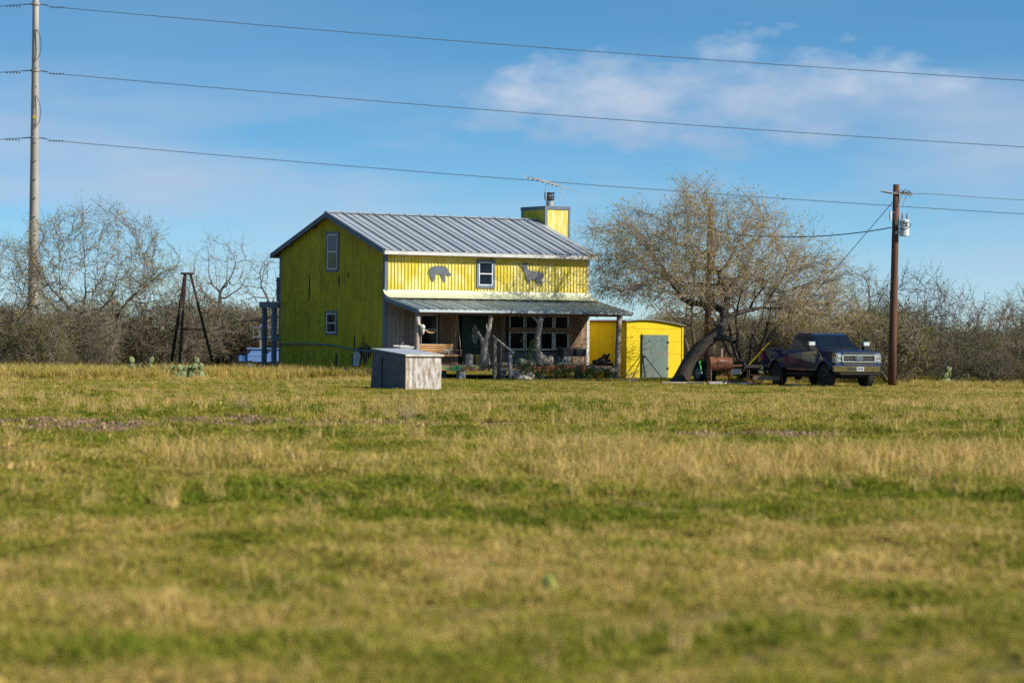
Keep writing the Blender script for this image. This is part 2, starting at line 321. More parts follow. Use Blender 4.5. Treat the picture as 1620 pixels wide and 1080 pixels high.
def grass_material():
    m = bpy.data.materials.new('grass_blade'); m.use_nodes = True; t = m.node_tree; n = t.nodes; l = t.links
    b = n['Principled BSDF']; b.inputs['Roughness'].default_value = 0.75; b.inputs['Specular IOR Level'].default_value = 0.15
    a = n.new('ShaderNodeAttribute'); a.attribute_name = 'blade'; i = n.new('ShaderNodeAttribute'); i.attribute_name = 'dry'; i.attribute_type = 'INSTANCER'
    ad = n.new('ShaderNodeMath'); ad.operation = 'MULTIPLY_ADD'; ad.inputs[1].default_value = 0.55; l.new(a.outputs['Fac'], ad.inputs[0]); l.new(i.outputs['Fac'], ad.inputs[2])
    r = n.new('ShaderNodeValToRGB'); e = r.color_ramp.elements
    e[0].position = 0.0; e[0].color = (0.095, 0.140, 0.008, 1); e[1].position = 1.0; e[1].color = (0.70, 0.50, 0.20, 1)
    for p, c in ((0.28, (0.20, 0.235, 0.018)), (0.5, (0.345, 0.31, 0.040)), (0.72, (0.52, 0.38, 0.11))):
        q = e.new(p); q.color = (*c, 1)
    l.new(ad.outputs[0], r.inputs[0]); l.new(r.outputs[0], b.inputs['Base Color'])
    tr = n.new('ShaderNodeBsdfTranslucent'); l.new(r.outputs[0], tr.inputs['Color']); ms = n.new('ShaderNodeMixShader'); ms.inputs[0].default_value = 0.28
    l.new(b.outputs[0], ms.inputs[1]); l.new(tr.outputs[0], ms.inputs[2]); l.new(ms.outputs[0], n['Material Output'].inputs[0])
    return m
GRASS = grass_material()
def tuft_mesh(name, rng, n, rad, hmin, hmax, width, lean, curl):
    v = []; f = []; bl = []
    for k in range(n):
        a = rng.uniform(0, 6.283); rr = rad * math.sqrt(rng.random()); x, y = rr * math.cos(a), rr * math.sin(a)
        h = rng.uniform(hmin, hmax); d = rng.uniform(0, 6.283); le = lean * rng.uniform(0.2, 1.0) * h
        dx, dy = math.cos(d), math.sin(d); px, py = -dy * width / 2, dx * width / 2
        t = rng.uniform(0, 6.283); px, py = math.cos(t) * width / 2, math.sin(t) * width / 2
        m = len(v)
        v += [(x - px, y - py, -0.02), (x + px, y + py, -0.02),
              (x - px * .8 + dx * le * .35, y - py * .8 + dy * le * .35, h * .55), (x + px * .8 + dx * le * .35, y + py * .8 + dy * le * .35, h * .55),
              (x + dx * le * (1 + curl), y + dy * le * (1 + curl), h * (1 - 0.3 * curl))]
        f += [(m, m+1, m+3, m+2), (m+2, m+3, m+4)]
        bl += [rng.uniform(-0.5, 0.5)] * 5
    me = bpy.data.meshes.new(name); me.from_pydata(v, [], f); me.update()
    a = me.attributes.new('blade', 'FLOAT', 'POINT'); a.data.foreach_set('value', bl)
    me.materials.append(GRASS); return me

RNG = np.random.default_rng(7)
PH = RNG.uniform(0, 6.28, (40, 3))
def fbm(x, y, s, k0=0, oct=4):
    t = np.zeros_like(x); a = 1.0; n = 0
    for o in range(oct):
        for j in range(4):
            p = PH[(k0 + o * 4 + j) % 40]
            th = p[2] + j * 1.57
            t += a * np.sin((x * math.cos(th) + y * math.sin(th)) * s * (1 + .37 * j) + p[0] + 1.7 * np.sin((x * math.sin(th) - y * math.cos(th)) * s * .7 + p[1]))
        a *= .55; s *= 2.1; n += 1
    return t / 3.2
def wedge(n, y0, y1):
    """random points over the field between two distances, evenly spread, a few metres wider than is seen"""
    g = np.linspace(y0, y1, 200); w = g * 0.22 + 7.0; c = np.cumsum(w); c = (c - c[0]) / (c[-1] - c[0])
    y = np.interp(RNG.random(n), c, g); x = RNG.uniform(-1, 1, n) * (y * 0.22 + 7.0)
    return x, y
def band(y, a, b, s): return 1 / (1 + np.exp(-(y - a) / s)) * 1 / (1 + np.exp((y - b) / s))
def dryness(x, y):
    d = 0.455 + 0.12 * fbm(x, y, 0.22, 3) + 0.20 * fbm(x, y, 0.8, 9) + 0.10 * fbm(x, y * .5, 2.2, 14)
    xr = x / (y * 0.1824)                                   # -1 .. 1 across the picture at that distance
    d += 0.17 * band(y, 36.0, 45, 1.6) * np.clip(0.75 + 0.6 * xr, 0, 1)
    d -= 0.04 * band(y, 28.5, 35, 1.5) * (1 + .6 * fbm(x, y, .3, 19))
    d += 0.13 * band(y, 20, 28, 1.2)
    d -= 0.06 * band(y, 46, 75, 3)
    d += 0.12 * band(y, 78, 118, 4) * np.clip(0.4 + xr, 0, 1)
    d -= 0.14 * band(y, 100, 120, 3) * np.clip(1 - 3 * abs(xr - 0.45), 0, 1)
    d += 0.12 * band(y, 90, 130, 4) * np.clip(-xr - 0.2, 0, 1)
    return d
def in_gravel(x, y):
    e = ((x + 7.7) / 3.7) ** 2 + ((y - 58.0 - 1.2 * np.sin(x * .9)) / 4.6) ** 2
    e2 = ((x + 1.9) / 2.8) ** 2 + ((y - 60) / 3.2) ** 2
    e3 = ((x - 4.6) / 2.3) ** 2 + ((y - 54.5) / 3.2) ** 2
    return np.minimum(np.minimum(e, e2), e3) + 0.25 * fbm(x, y, 1.3, 5)
HOUSE_O = P(608, 580, 118.0); HOUSE_O.z = 0.0
HT = math.radians(34); HUX, HUY = math.cos(HT), math.sin(HT)
def house_local(x, y):
    dx, dy = x - HOUSE_O.x, y - HOUSE_O.y
    return dx * HUX + dy * HUY, -dx * HUY + dy * HUX
def open_ground(x, y):
    hx, hy = house_local(x, y)
    m = ~((hx > 0.0) & (hx < 11) & (hy > -2.5) & (hy < 9))
    return m
def build_grass():
    rng = random.Random(5)
    short = source_collection('short_tufts')
    for k in range(6): put_source(short, 'a_tuft_%02d' % k, tuft_mesh('short_tuft', rng, 46, 0.17, 0.04, 0.12, 0.011, 0.9, 0.5))
    for k in range(3): put_source(short, 'b_tuft_%02d' % k, tuft_mesh('weed_tuft', rng, 30, 0.14, 0.04, 0.10, 0.028, 1.3, 0.8))
    tall = source_collection('tall_tufts')
    for k in range(6): put_source(tall, 'a_tall_%02d' % k, tuft_mesh('tall_tuft', rng, 34, 0.13, 0.16, 0.44, 0.009, 0.55, 0.35))
    # short grass
    xs, ys = [], []
    for n, a, b in ((46000, 9.5, 30), (64000, 30, 62), (66000, 62, 140)):
        x, y = wedge(n, a, b); xs.append(x); ys.append(y)
    x = np.concatenate(xs); y = np.concatenate(ys)
    g = in_gravel(x, y)
    keep = open_ground(x, y) & ((g > 0.9) | (RNG.random(len(x)) < 0.06)) & (fbm(x, y, 0.55, 21) + 1.5 + RNG.normal(0, .45, len(x)) > 0)
    x, y = x[keep], y[keep]
    d = dryness(x, y) + RNG.normal(0, 0.09, len(x))
    n = len(x)
    s = RNG.uniform(0.6, 1.4, n) * (0.95 + 0.3 * fbm(x, y, 0.4, 30) + 0.35 * fbm(x, y, 1.6, 6))
    s = np.clip(s, 0.35, 2.3)
    s = s * (1 - .42 * band(y, 88, 400, 4)); s = s * np.clip(.62 + .38 * (y - 14) / 26, .62, 1)
    idx = np.where(RNG.random(n) < np.clip(0.34 - 0.35 * (d - .4), .04, .5), 6 + RNG.integers(0, 3, n), RNG.integers(0, 6, n))
    rot = np.stack([RNG.normal(0, .12, n), RNG.normal(0, .12, n), RNG.uniform(0, 6.28, n)], 1)
    scatter('short_grass', np.stack([x, y, ground(x, y)], 1), rot, np.stack([s * 1.15, s * 1.15, s], 1), idx, np.clip(d, 0.02, 1), short, 'short green and tan grass covering the whole field', 'grass')
    # taller straw grass
    x, y = wedge(80000, 10, 142)
    xr = x / (y * 0.1824)
    w = 0.05 + 0.9 * band(y, 37, 46, 1.2) * np.clip(0.55 + 0.8 * xr + 0.35 * fbm(x, y, .5, 13), 0, 1) + 0.25 * band(y, 20, 27, 1.5) \
        + 0.5 * band(y, 88, 108, 3) * np.clip(0.1 + xr, 0, 1) + 0.15 * band(y, 62, 90, 4)
    w += 0.7 * band(y, 109, 124, 1.5) * np.clip(0.1 - xr, 0, 1)
    w *= np.clip(0.55 + 0.75 * fbm(x, y, 0.7, 17), 0.05, 1.3)
    hx, hy = house_local(x, y)
    w = np.where((hx > -0.9) & (hx < -0.08) & (hy > -0.5) & (hy < 10.5), 1.6, w)
    w = np.where((hx > 8) & (hx < 11.5) & (hy > -4.2) & (hy < -2.7), 0.7, w)
    keep = (RNG.random(len(x)) < w) & open_ground(x, y) & (in_gravel(x, y) > 1)
    x, y = x[keep], y[keep]; n = len(x); d = np.clip(0.80 + 0.10 * RNG.normal(0, 1, n) + 0.1 * fbm(x, y, .5, 25), .45, 1)
    s = RNG.uniform(0.55, 1.05, n) * (1 + .3 * band(y, 37, 46, 1.2)); s = np.where(y < 30, s * 0.62, s); s = s * (1 - np.where(x > -5.5, .66, .35) * band(y, 84, 400, 4)); s = np.where((hx[keep] < -.05) & (hx[keep] > -1) & (hy[keep] > -.5), s * 1.8, s)
    rot = np.stack([RNG.normal(0, .15, n), RNG.normal(0, .15, n), RNG.uniform(0, 6.28, n)], 1)
    scatter('straw_grass', np.stack([x, y, ground(x, y)], 1), rot, np.stack([s * 1.1, s * 1.1, s], 1), RNG.integers(0, 6, n), d, tall, 'taller dry straw grass in bands and clumps over the field', 'grass')
    stalk = source_collection('seed_stalks')
    for k in range(5): put_source(stalk, 'stalk_%02d' % k, tuft_mesh('seed_stalk', rng, 7, 0.08, 0.35, 0.72, 0.007, 0.35, 0.25))
    x, y = wedge(2600, 12, 75); keep = (fbm(x, y, .45, 29) + RNG.normal(0, .5, len(x)) > .35) & (in_gravel(x, y) > 1); x, y = x[keep], y[keep]; n = len(x); sc_ = RNG.uniform(.5, 1.0, n) * np.clip(y / 40, .45, 1)
    scatter('seed_stalks', np.stack([x, y, ground(x, y)], 1), np.stack([RNG.normal(0, .15, n), RNG.normal(0, .15, n), RNG.uniform(0, 6.28, n)], 1), np.stack([sc_, sc_, sc_], 1), RNG.integers(0, 5, n), np.clip(RNG.normal(.95, .06, n), .7, 1), stalk, 'thin pale dry seed stalks standing here and there in the field', 'grass')
    # golden bunch grass at the foot of the brush, left, and by the house
    x = RNG.uniform(-42, -8.5, 6500); y = np.where(x < -14, 110.5, 114.5) + np.abs(RNG.normal(0, 5.0, 6500)) + 1.5 * np.sin(x * .8)
    x3 = RNG.uniform(-16, -5.9, 620); y3 = 116.6 + np.abs(RNG.normal(0, .8, 620)); x = np.concatenate([x, x3]); y = np.concatenate([y, y3])
    x2 = RNG.uniform(9, 40, 2600); y2 = np.where(x2 < 15.5, 114.5, 108.0) + np.abs(RNG.normal(0, 3.0, 2600)) 
    x = np.concatenate([x, x2]); y = np.concatenate([y, y2])
    keep = open_ground(x, y) & (fbm(x, y, .35, 11) + RNG.normal(0, .5, len(x)) > -0.25)
    x, y = x[keep], y[keep]; n = len(x)
    s = RNG.uniform(0.8, 1.7, n) * np.where(x < 0, 1.0, np.where(x < 15.5, 0.4, 0.55))
    rot = np.stack([RNG.normal(0, .15, n), RNG.normal(0, .15, n), RNG.uniform(0, 6.28, n)], 1)
    scatter('bunch_grass', np.stack([x, y, ground(x, y)], 1), rot, np.stack([s * 1.2, s * 1.2, s], 1), RNG.integers(0, 6, n), np.clip(RNG.normal(.66, .12, n), .3, 1), tall, 'tall golden bunch grass along the foot of the brush', 'grass')
build_grass()

def build_gravel():
    gm = M('reddish_gravel_soil', (0.25, 0.17, 0.11), (0.17, 0.115, 0.075), scale=(3, 3, 3), bump=0.8, spec=0.0, rough=1.0, c3=(0.11, 0.075, 0.05), scale3=(1.2, 1.2, 1.2), lo3=0.52, hi3=0.62)
    g = MB(); st = 0.2
    xs = np.arange(-12.5, 8, st); ys = np.arange(49, 67, 0.4)
    XX, YY = np.meshgrid(xs, ys); inside = in_gravel(XX, YY) < 0.85
    vid = {}
    vs, fs = [], []
    def vert(i, j):
        if (i, j) not in vid:
            vid[(i, j)] = len(vs); xx, yy = xs[0] + i * st, ys[0] + j * 0.4; vs.append((xx, yy, float(ground(np.array(xx), np.array(yy))) + 0.008))
        return vid[(i, j)]
    for j in range(len(ys)):
        for i in range(len(xs)):
            if inside[j, i]: fs.append((vert(i, j), vert(i+1, j), vert(i+1, j+1), vert(i, j+1)))
    me = bpy.data.meshes.new('gravel_strip'); me.from_pydata(vs, [], fs); me.update()
    tag(link('gravel_strip', me, gm), 'bare reddish gravel strip across the grass', 'gravel', kind='structure')
    sc_ = source_collection('stone_source'); rng = random.Random(3)
    stonem = M('field_stone', (0.31, 0.205, 0.13), (0.19, 0.12, 0.08), scale=(9, 9, 9), rnd=0.5, bump=0.3, spec=0.05, rough=1.0)
    for k in range(5):
        bm = bmesh.new(); bmesh.ops.create_icosphere(bm, subdivisions=1, radius=0.04)
        for v in bm.verts: v.co *= rng.uniform(.65, 1.25); v.co.z *= .7
        me = bpy.data.meshes.new('stone'); bm.to_mesh(me); bm.free(); me.materials.append(stonem); put_source(sc_, 's_%d' % k, me)
    x = RNG.uniform(-12.5, 8, 30000); y = RNG.uniform(49, 67, 30000)
    keep = (in_gravel(x, y) < 1.0 - 0.4 * RNG.random(len(x))) & (RNG.random(len(x)) < .55); x, y = x[keep], y[keep]; n = len(x)
    s = RNG.uniform(.35, 1.3, n) ** 1.4
    scatter('gravel_stones', np.stack([x, y, ground(x, y) + 0.012], 1), RNG.uniform(0, 6, (n, 3)), np.stack([s, s, s], 1), RNG.integers(0, 5, n), np.zeros(n), sc_, 'small reddish stones strewn over the bare gravel strip', 'stones')
build_gravel()
# ------------------------------------------------------------------ the house
house = empty('two_storey_house', tuple(HOUSE_O), HT, 'two-storey yellow sheet-metal farmhouse with wooden front porch and chimney', 'house')
HL, HW = 10.5, 8.93
RIDY, RIDZ, EAVZ, OV = 4.47, 7.10, 5.39, 0.42
RS = (RIDZ - EAVZ) / (RIDY + OV)                       # roof slope
def roof_under(y): return RIDZ - 0.075 - RS * abs(y - RIDY)
def corrugated(fmap, a0, a1, z0, ztop, pitch=0.168, depth=0.034):
    """vertical ribbed sheet; fmap(a, off, z) -> point"""
    mb = MB(); cuts = []
    k = math.floor(a0 / pitch)
    while k * pitch < a1 + pitch:
        b = k * pitch
        cuts += [(b, 0.0), (b + .115, 0.0), (b + .128, depth), (b + .155, depth)]; k += 1
    cuts = [(a, o) for a, o in cuts if a0 < a < a1]
    cuts = [(a0, 0.004)] + cuts + [(a1, 0.004)]
    vs = []
    for a, o in cuts: vs += [fmap(a, o, z0), fmap(a, o, ztop(a))]
    fs = [(2*i, 2*i+2, 2*i+3, 2*i+1) for i in range(len(cuts) - 1)]
    return mb.add(vs, fs)
def build_shell():
    rng = random.Random(11)
    c = MB(); poly = [(.05, .46), (HW - .05, .46), (HW - .05, roof_under(HW) - .02), (RIDY, RIDZ - .12), (.05, roof_under(0) - .02)]
    c.prism(poly, lambda y, z: (.05, y, z), lambda y, z: (HL - .05, y, z))
    wallc = c.build('wall_core', M('wall_backing', (0.55, 0.44, 0.03), rough=0.8), house)
    # front upper siding sheets
    front = MB().box(0.02, HL - .02, 0.012, 0.045, 3.40, 5.42).build('front_upper_wall', yellow, house)
    n = 12
    for i in range(n):
        a0, a1 = .05 + (HL - .1) * i / n, .05 + (HL - .1) * (i + 1) / n
        off = rng.uniform(0, .004)
        corrugated(lambda a, o, z: (a, -0.004 - o - off, z), a0 - .004, a1 + .004, 3.62, lambda a: 5.41).build('siding_panel', yellow, front)
    # gable siding, two rows
    side = MB().prism([(.03, .50), (HW - .03, .50), (HW - .03, roof_under(HW) - .03), (RIDY, RIDZ - .13), (.03, roof_under(0) - .03)],
                      lambda y, z: (.012, y, z), lambda y, z: (.045, y, z)).build('gable_wall', yellow_gable, house)
    n = 10
    for row in range(2):
        for i in range(n):
            a0, a1 = .06 + (HW - .12) * i / n, .06 + (HW - .12) * (i + 1) / n
            off = rng.uniform(0, .006) + (0.008 if row else 0)
            zb = (3.26 + .018 * (i % 2) + rng.uniform(-.015, .015)) if row else .40 + rng.uniform(-.03, .03)
            zt = (lambda a: roof_under(a) - .01) if row else (lambda a: 3.34)
            if row and RIDY > a0 and RIDY < a1: pass
            corrugated(lambda a, o, z: (-0.004 - o - off, a, z), a0 - .004, a1 + .004, zb, zt).build('siding_panel', yellow_gable, side)
    # torn places in the gable sheets
    def sliver(pts, mat, name, x=-.036):
        MB().prism(pts, lambda y, z: (x, y, z), lambda y, z: (x - .006, y, z)).build(name, mat, side)
    sliver([(6.36, 4.45), (6.30, 4.42), (6.27, 3.9), (6.33, 3.28), (6.45, 3.27), (6.40, 3.7)], darkgap, 'torn_gap')
    sliver([(6.25, 5.02), (6.19, 4.98), (6.20, 4.72), (6.26, 4.75)], darkgap, 'torn_gap')
    sliver([(3.78, 4.40), (3.70, 4.36), (3.72, 3.75), (3.79, 4.0), (3.84, 4.15)], darkgap, 'torn_gap')
    sliver([(2.98, 4.50), (2.93, 4.45), (2.95, 4.22), (3.0, 4.3)], darkgap, 'torn_gap')
    sliver([(3.98, 1.02), (3.90, 1.0), (3.86, .42), (4.0, .41)], darkgap, 'torn_gap')
    jag = [(2.56, .45), (2.62, .95), (2.45, 1.1), (2.42, 1.78), (2.33, 1.8), (2.30, 1.2), (2.05, 1.28), (1.98, 1.45), (1.9, 1.3), (1.75, 1.3), (1.70, 1.85), (1.62, 1.85), (1.6, 1.35),
           (1.42, 1.4), (1.36, 1.55), (1.28, 1.35), (1.0, 1.3), (.95, 1.05), (1.12, .9), (1.15, .72), (1.35, .95), (1.42, .62), (1.62, .55), (1.75, .9), (1.9, .5)]
    sliver(jag, darkgap, 'torn_hole')
    sliver([(2.5, .5), (2.48, 1.05), (2.3, 1.15), (2.0, 1.1), (1.86, .95), (1.95, .75), (2.0, .5)], paper, 'torn_wrap', x=-.043)
    # rows of pipe on the gable
    pm = yellow_gable
    MB().tube([(-.07, 7.57, .1), (-.07, 7.57, 3.5)], .03, 8).build('downpipe', pm, house, smooth=True)
    MB().tube([(-.12, 9.1, 1.36), (-.10, 6, 1.40), (-.10, 4.2, 1.36), (-.11, 2.8, 1.22), (-.14, 1.1, 1.13), (-.25, .1, 1.16)], .035, 8).build('conduit', trim, house, smooth=True)
    # corner boards and skirting
    MB().box(-.045, .11, -.052, .10, 3.45, 5.40).build('corner_board', trim, house, .006)
    MB().box(-.045, .10, -.050, .10, .42, 3.44).build('corner_board', trim, house, .006)
    MB().box(HL - .10, HL + .05, -.05, .10, .46, 5.40).build('corner_board', eaveboard, house, .006)
    MB().box(-.05, .08, HW - .06, HW + .06, .35, 5.30).build('corner_board', trim, house, .006)
    MB().box(.06, .11, .12, HW - .1, .10, .42).build('skirting', trim, house)
    for y in (.4, 2.6, 4.6, 6.6, 8.4):
        MB().box(.2, .6, y - .2, y + .2, -.05, .46).build('pier', concrete, house)
build_shell()

porch_pane = glass_dark('porch_window_glass', (0.010, 0.013, 0.016), .12, .12)
def window(plane, a0, a1, z0, z1, trimw=.10, trim_m=trim, panes=2, frame_m=white_fr, parent=house, pane=pane_m):
    """plane 'f' front wall (y=0, facing -y) or 's' gable (x=0, facing -x)"""
    def mp(a, o, z): return (a, -o, z) if plane == 'f' else (-o, a, z)
    def bx(mb, a_, b_, o0, o1, c_, d_):
        p = [mp(a_, o0, c_), mp(b_, o1, d_)]
        lo = [min(p[0][i], p[1][i]) for i in range(3)]; hi = [max(p[0][i], p[1][i]) for i in range(3)]
        return mb.box(lo[0], hi[0], lo[1], hi[1], lo[2], hi[2])
    w = bx(MB(), a0 + .005, a1 - .005, .026, .034, z0 + .005, z1 - .005).build('window', darkgap, parent)
    t = MB(); tw = trimw
    bx(t, a0 - tw, a0, .03, .075, z0 - tw, z1 + tw); bx(t, a1, a1 + tw, .03, .075, z0 - tw, z1 + tw)
    bx(t, a0, a1, .03, .073, z1, z1 + tw); bx(t, a0, a1, .03, .085, z0 - tw, z0)
    t.build('casing', trim_m, w, .004)
    f = MB(); fw = .045; zm = (z0 + z1) / 2
    bx(f, a0, a0 + fw, .034, .062, z0, z1); bx(f, a1 - fw, a1, .034, .062, z0, z1)
    bx(f, a0 + fw, a1 - fw, .034, .061, z1 - fw, z1); bx(f, a0 + fw, a1 - fw, .034, .061, z0, z0 + fw)
    if panes == 2: bx(f, a0 + fw, a1 - fw, .034, .066, zm - .022, zm + .022)
    f.build('sash', frame_m, w)
    zs = [z0 + fw, zm - .022, zm + .022, z1 - fw] if panes == 2 else [z0 + fw, z1 - fw]
    for i in range(0, len(zs), 2):
        bx(MB(), a0 + fw, a1 - fw, .036, .044 + .004 * (i // 2), zs[i], zs[i + 1]).build('pane', pane, w)
    return w
window('f', 4.68, 5.40, 3.99, 4.99, .115)
window('s', 3.88, 4.74, 4.64, 6.16, .10)
window('s', 3.96, 4.76, 1.90, 2.74, .10)

def build_roof():
    und = MB(); ze = EAVZ - .03
    for sgn, ye in ((-1, -OV), (1, 2 * RIDY + OV)):
        und.prism([(RIDY, RIDZ - .03), (ye, ze), (ye, ze - .06), (RIDY, RIDZ - .10)], lambda y, z: (-.30, y, z), lambda y, z: (HL + .25, y, z))
    roof = und.build('roof', M('roof_deck', (0.20, 0.16, 0.12)), house)
    x0, x1, n = -.34, HL + .29, 14
    w = (x1 - x0) / n; Ls = math.hypot(RIDY + OV, RIDZ - EAVZ) + .04
    def panel(w, Ls, h=.075, mid=.034, lip=.0):
        prof = [(0, 0), (.012, h), (.05, h), (.064, 0), (w * .5 - .022, 0), (w * .5 - .008, mid), (w * .5 + .008, mid), (w * .5 + .022, 0), (w - .001, 0)]
        vs = []
        for a, b in prof: vs += [(a, 0, b), (a, Ls, b)]
        return MB().add(vs, [(2*i, 2*i+2, 2*i+3, 2*i+1) for i in range(len(prof) - 1)]).mesh('roof_panel')
    me = panel(w, Ls); ang = math.atan(RS)
    rng = random.Random(2)
    for sgn in (0, 1):
        for i in range(n):
            o = link('roof_panel', me, galv, roof)
            if sgn == 0:
                o.location = (x0 + w * i, -OV - .04 * math.cos(ang), EAVZ - .012 + .001 * (i % 2)); o.rotation_euler = (ang, 0, 0)
            else:
                o.location = (x0 + w * (i + 1), 2 * RIDY + OV + .04, EAVZ - .012 + .001 * (i % 2)); o.rotation_euler = (ang, 0, math.pi)
    MB().prism([(RIDY - .16, RIDZ + .0), (RIDY, RIDZ + .06), (RIDY + .16, RIDZ + .0), (RIDY, RIDZ + .045)], lambda y, z: (x0, y, z), lambda y, z: (x1, y, z)).build('ridge_cap', galv, roof)
    # rake boards, eave board, soffit lookouts
    for x in (-.335, HL + .25):
        for sgn, ye in ((-1, -OV), (1, 2 * RIDY + OV)):
            MB().prism([(RIDY, RIDZ - .035), (ye, ze - .004), (ye, ze - .17), (RIDY, RIDZ - .20)], lambda y, z: (x, y, z), lambda y, z: (x + .035, y, z)).build('rake_board', trim, roof)
    MB().box(-.30, HL + .25, -OV - .03, -OV + .0, ze - .15, ze + .0).build('eave_board', eaveboard, roof)
    MB().box(-.30, HL + .25, 2 * RIDY + OV, 2 * RIDY + OV + .03, ze - .15, ze).build('eave_board', trim, roof)
    MB().box(-.28, HL + .23, -OV + .002, -.06, ze - .145, ze - .125).build('soffit', M('soffit_yellow', (0.62, 0.44, 0.02)), roof)
    for y in (1.2, 3.2, 5.8, 7.8):
        zz = roof_under(y) - .06
        MB().box(-.30, .0, y - .04, y + .04, zz - .07, zz + .0).build('lookout', trim, roof)
    # chimney chase outside the far gable
    ch = MB().box(HL + .33, HL + 1.62, 3.80, 5.75, 0.0, 7.60).build('chimney', yellow, house)
    for i in range(8):
        a = HL + .33 + 1.29 * i / 8
        MB().box(a + .006, a + 1.29 / 8 - .004, 3.785, 3.80, 4.5, 7.55).build('siding_board', yellow, ch)
    for i in range(10):
        a = 3.80 + 1.95 * i / 10
        MB().box(HL + .315, HL + .33, a + .006, a + .19, 4.5, 7.55).build('siding_board', yellow_gable, ch)  # shaded chimney face takes the darkened yellow
    MB().box(HL + .28, HL + 1.67, 3.75, 5.80, 7.56, 7.72).build('chase_cap', trim, ch, .01)
    for a, b in ((HL + .29, 3.76), (HL + 1.55, 3.76), (HL + .29, 5.66)):
        MB().box(a, a + .10, b, b + .10, 4.5, 7.56).build('corner_board', trim, ch)
    cx, cy = HL + .90, 4.35
    fl = MB().lathe([(.17, 7.70), (.17, 8.0), (.13, 8.06), (.13, 8.35)], 20, (cx, cy, 0)).build('flue', galv, ch, smooth=False)
    for z in (8.06, 8.18, 8.36):
        MB().lathe([(.02, z + .02), (.25, z - .01), (.26, z - .02), (.02, z)], 20, (cx, cy, 0)).build('flue_cap_ring', rust_dark, ch)
    for k in range(5):
        t = k * 1.257; MB().box(cx + .21 * math.cos(t) - .02, cx + .21 * math.cos(t) + .02, cy + .21 * math.sin(t) - .02, cy + .21 * math.sin(t) + .02, 8.05, 8.37).build('flue_cap_strut', rust_dark, ch)
    return panel
panel_fn = build_roof()

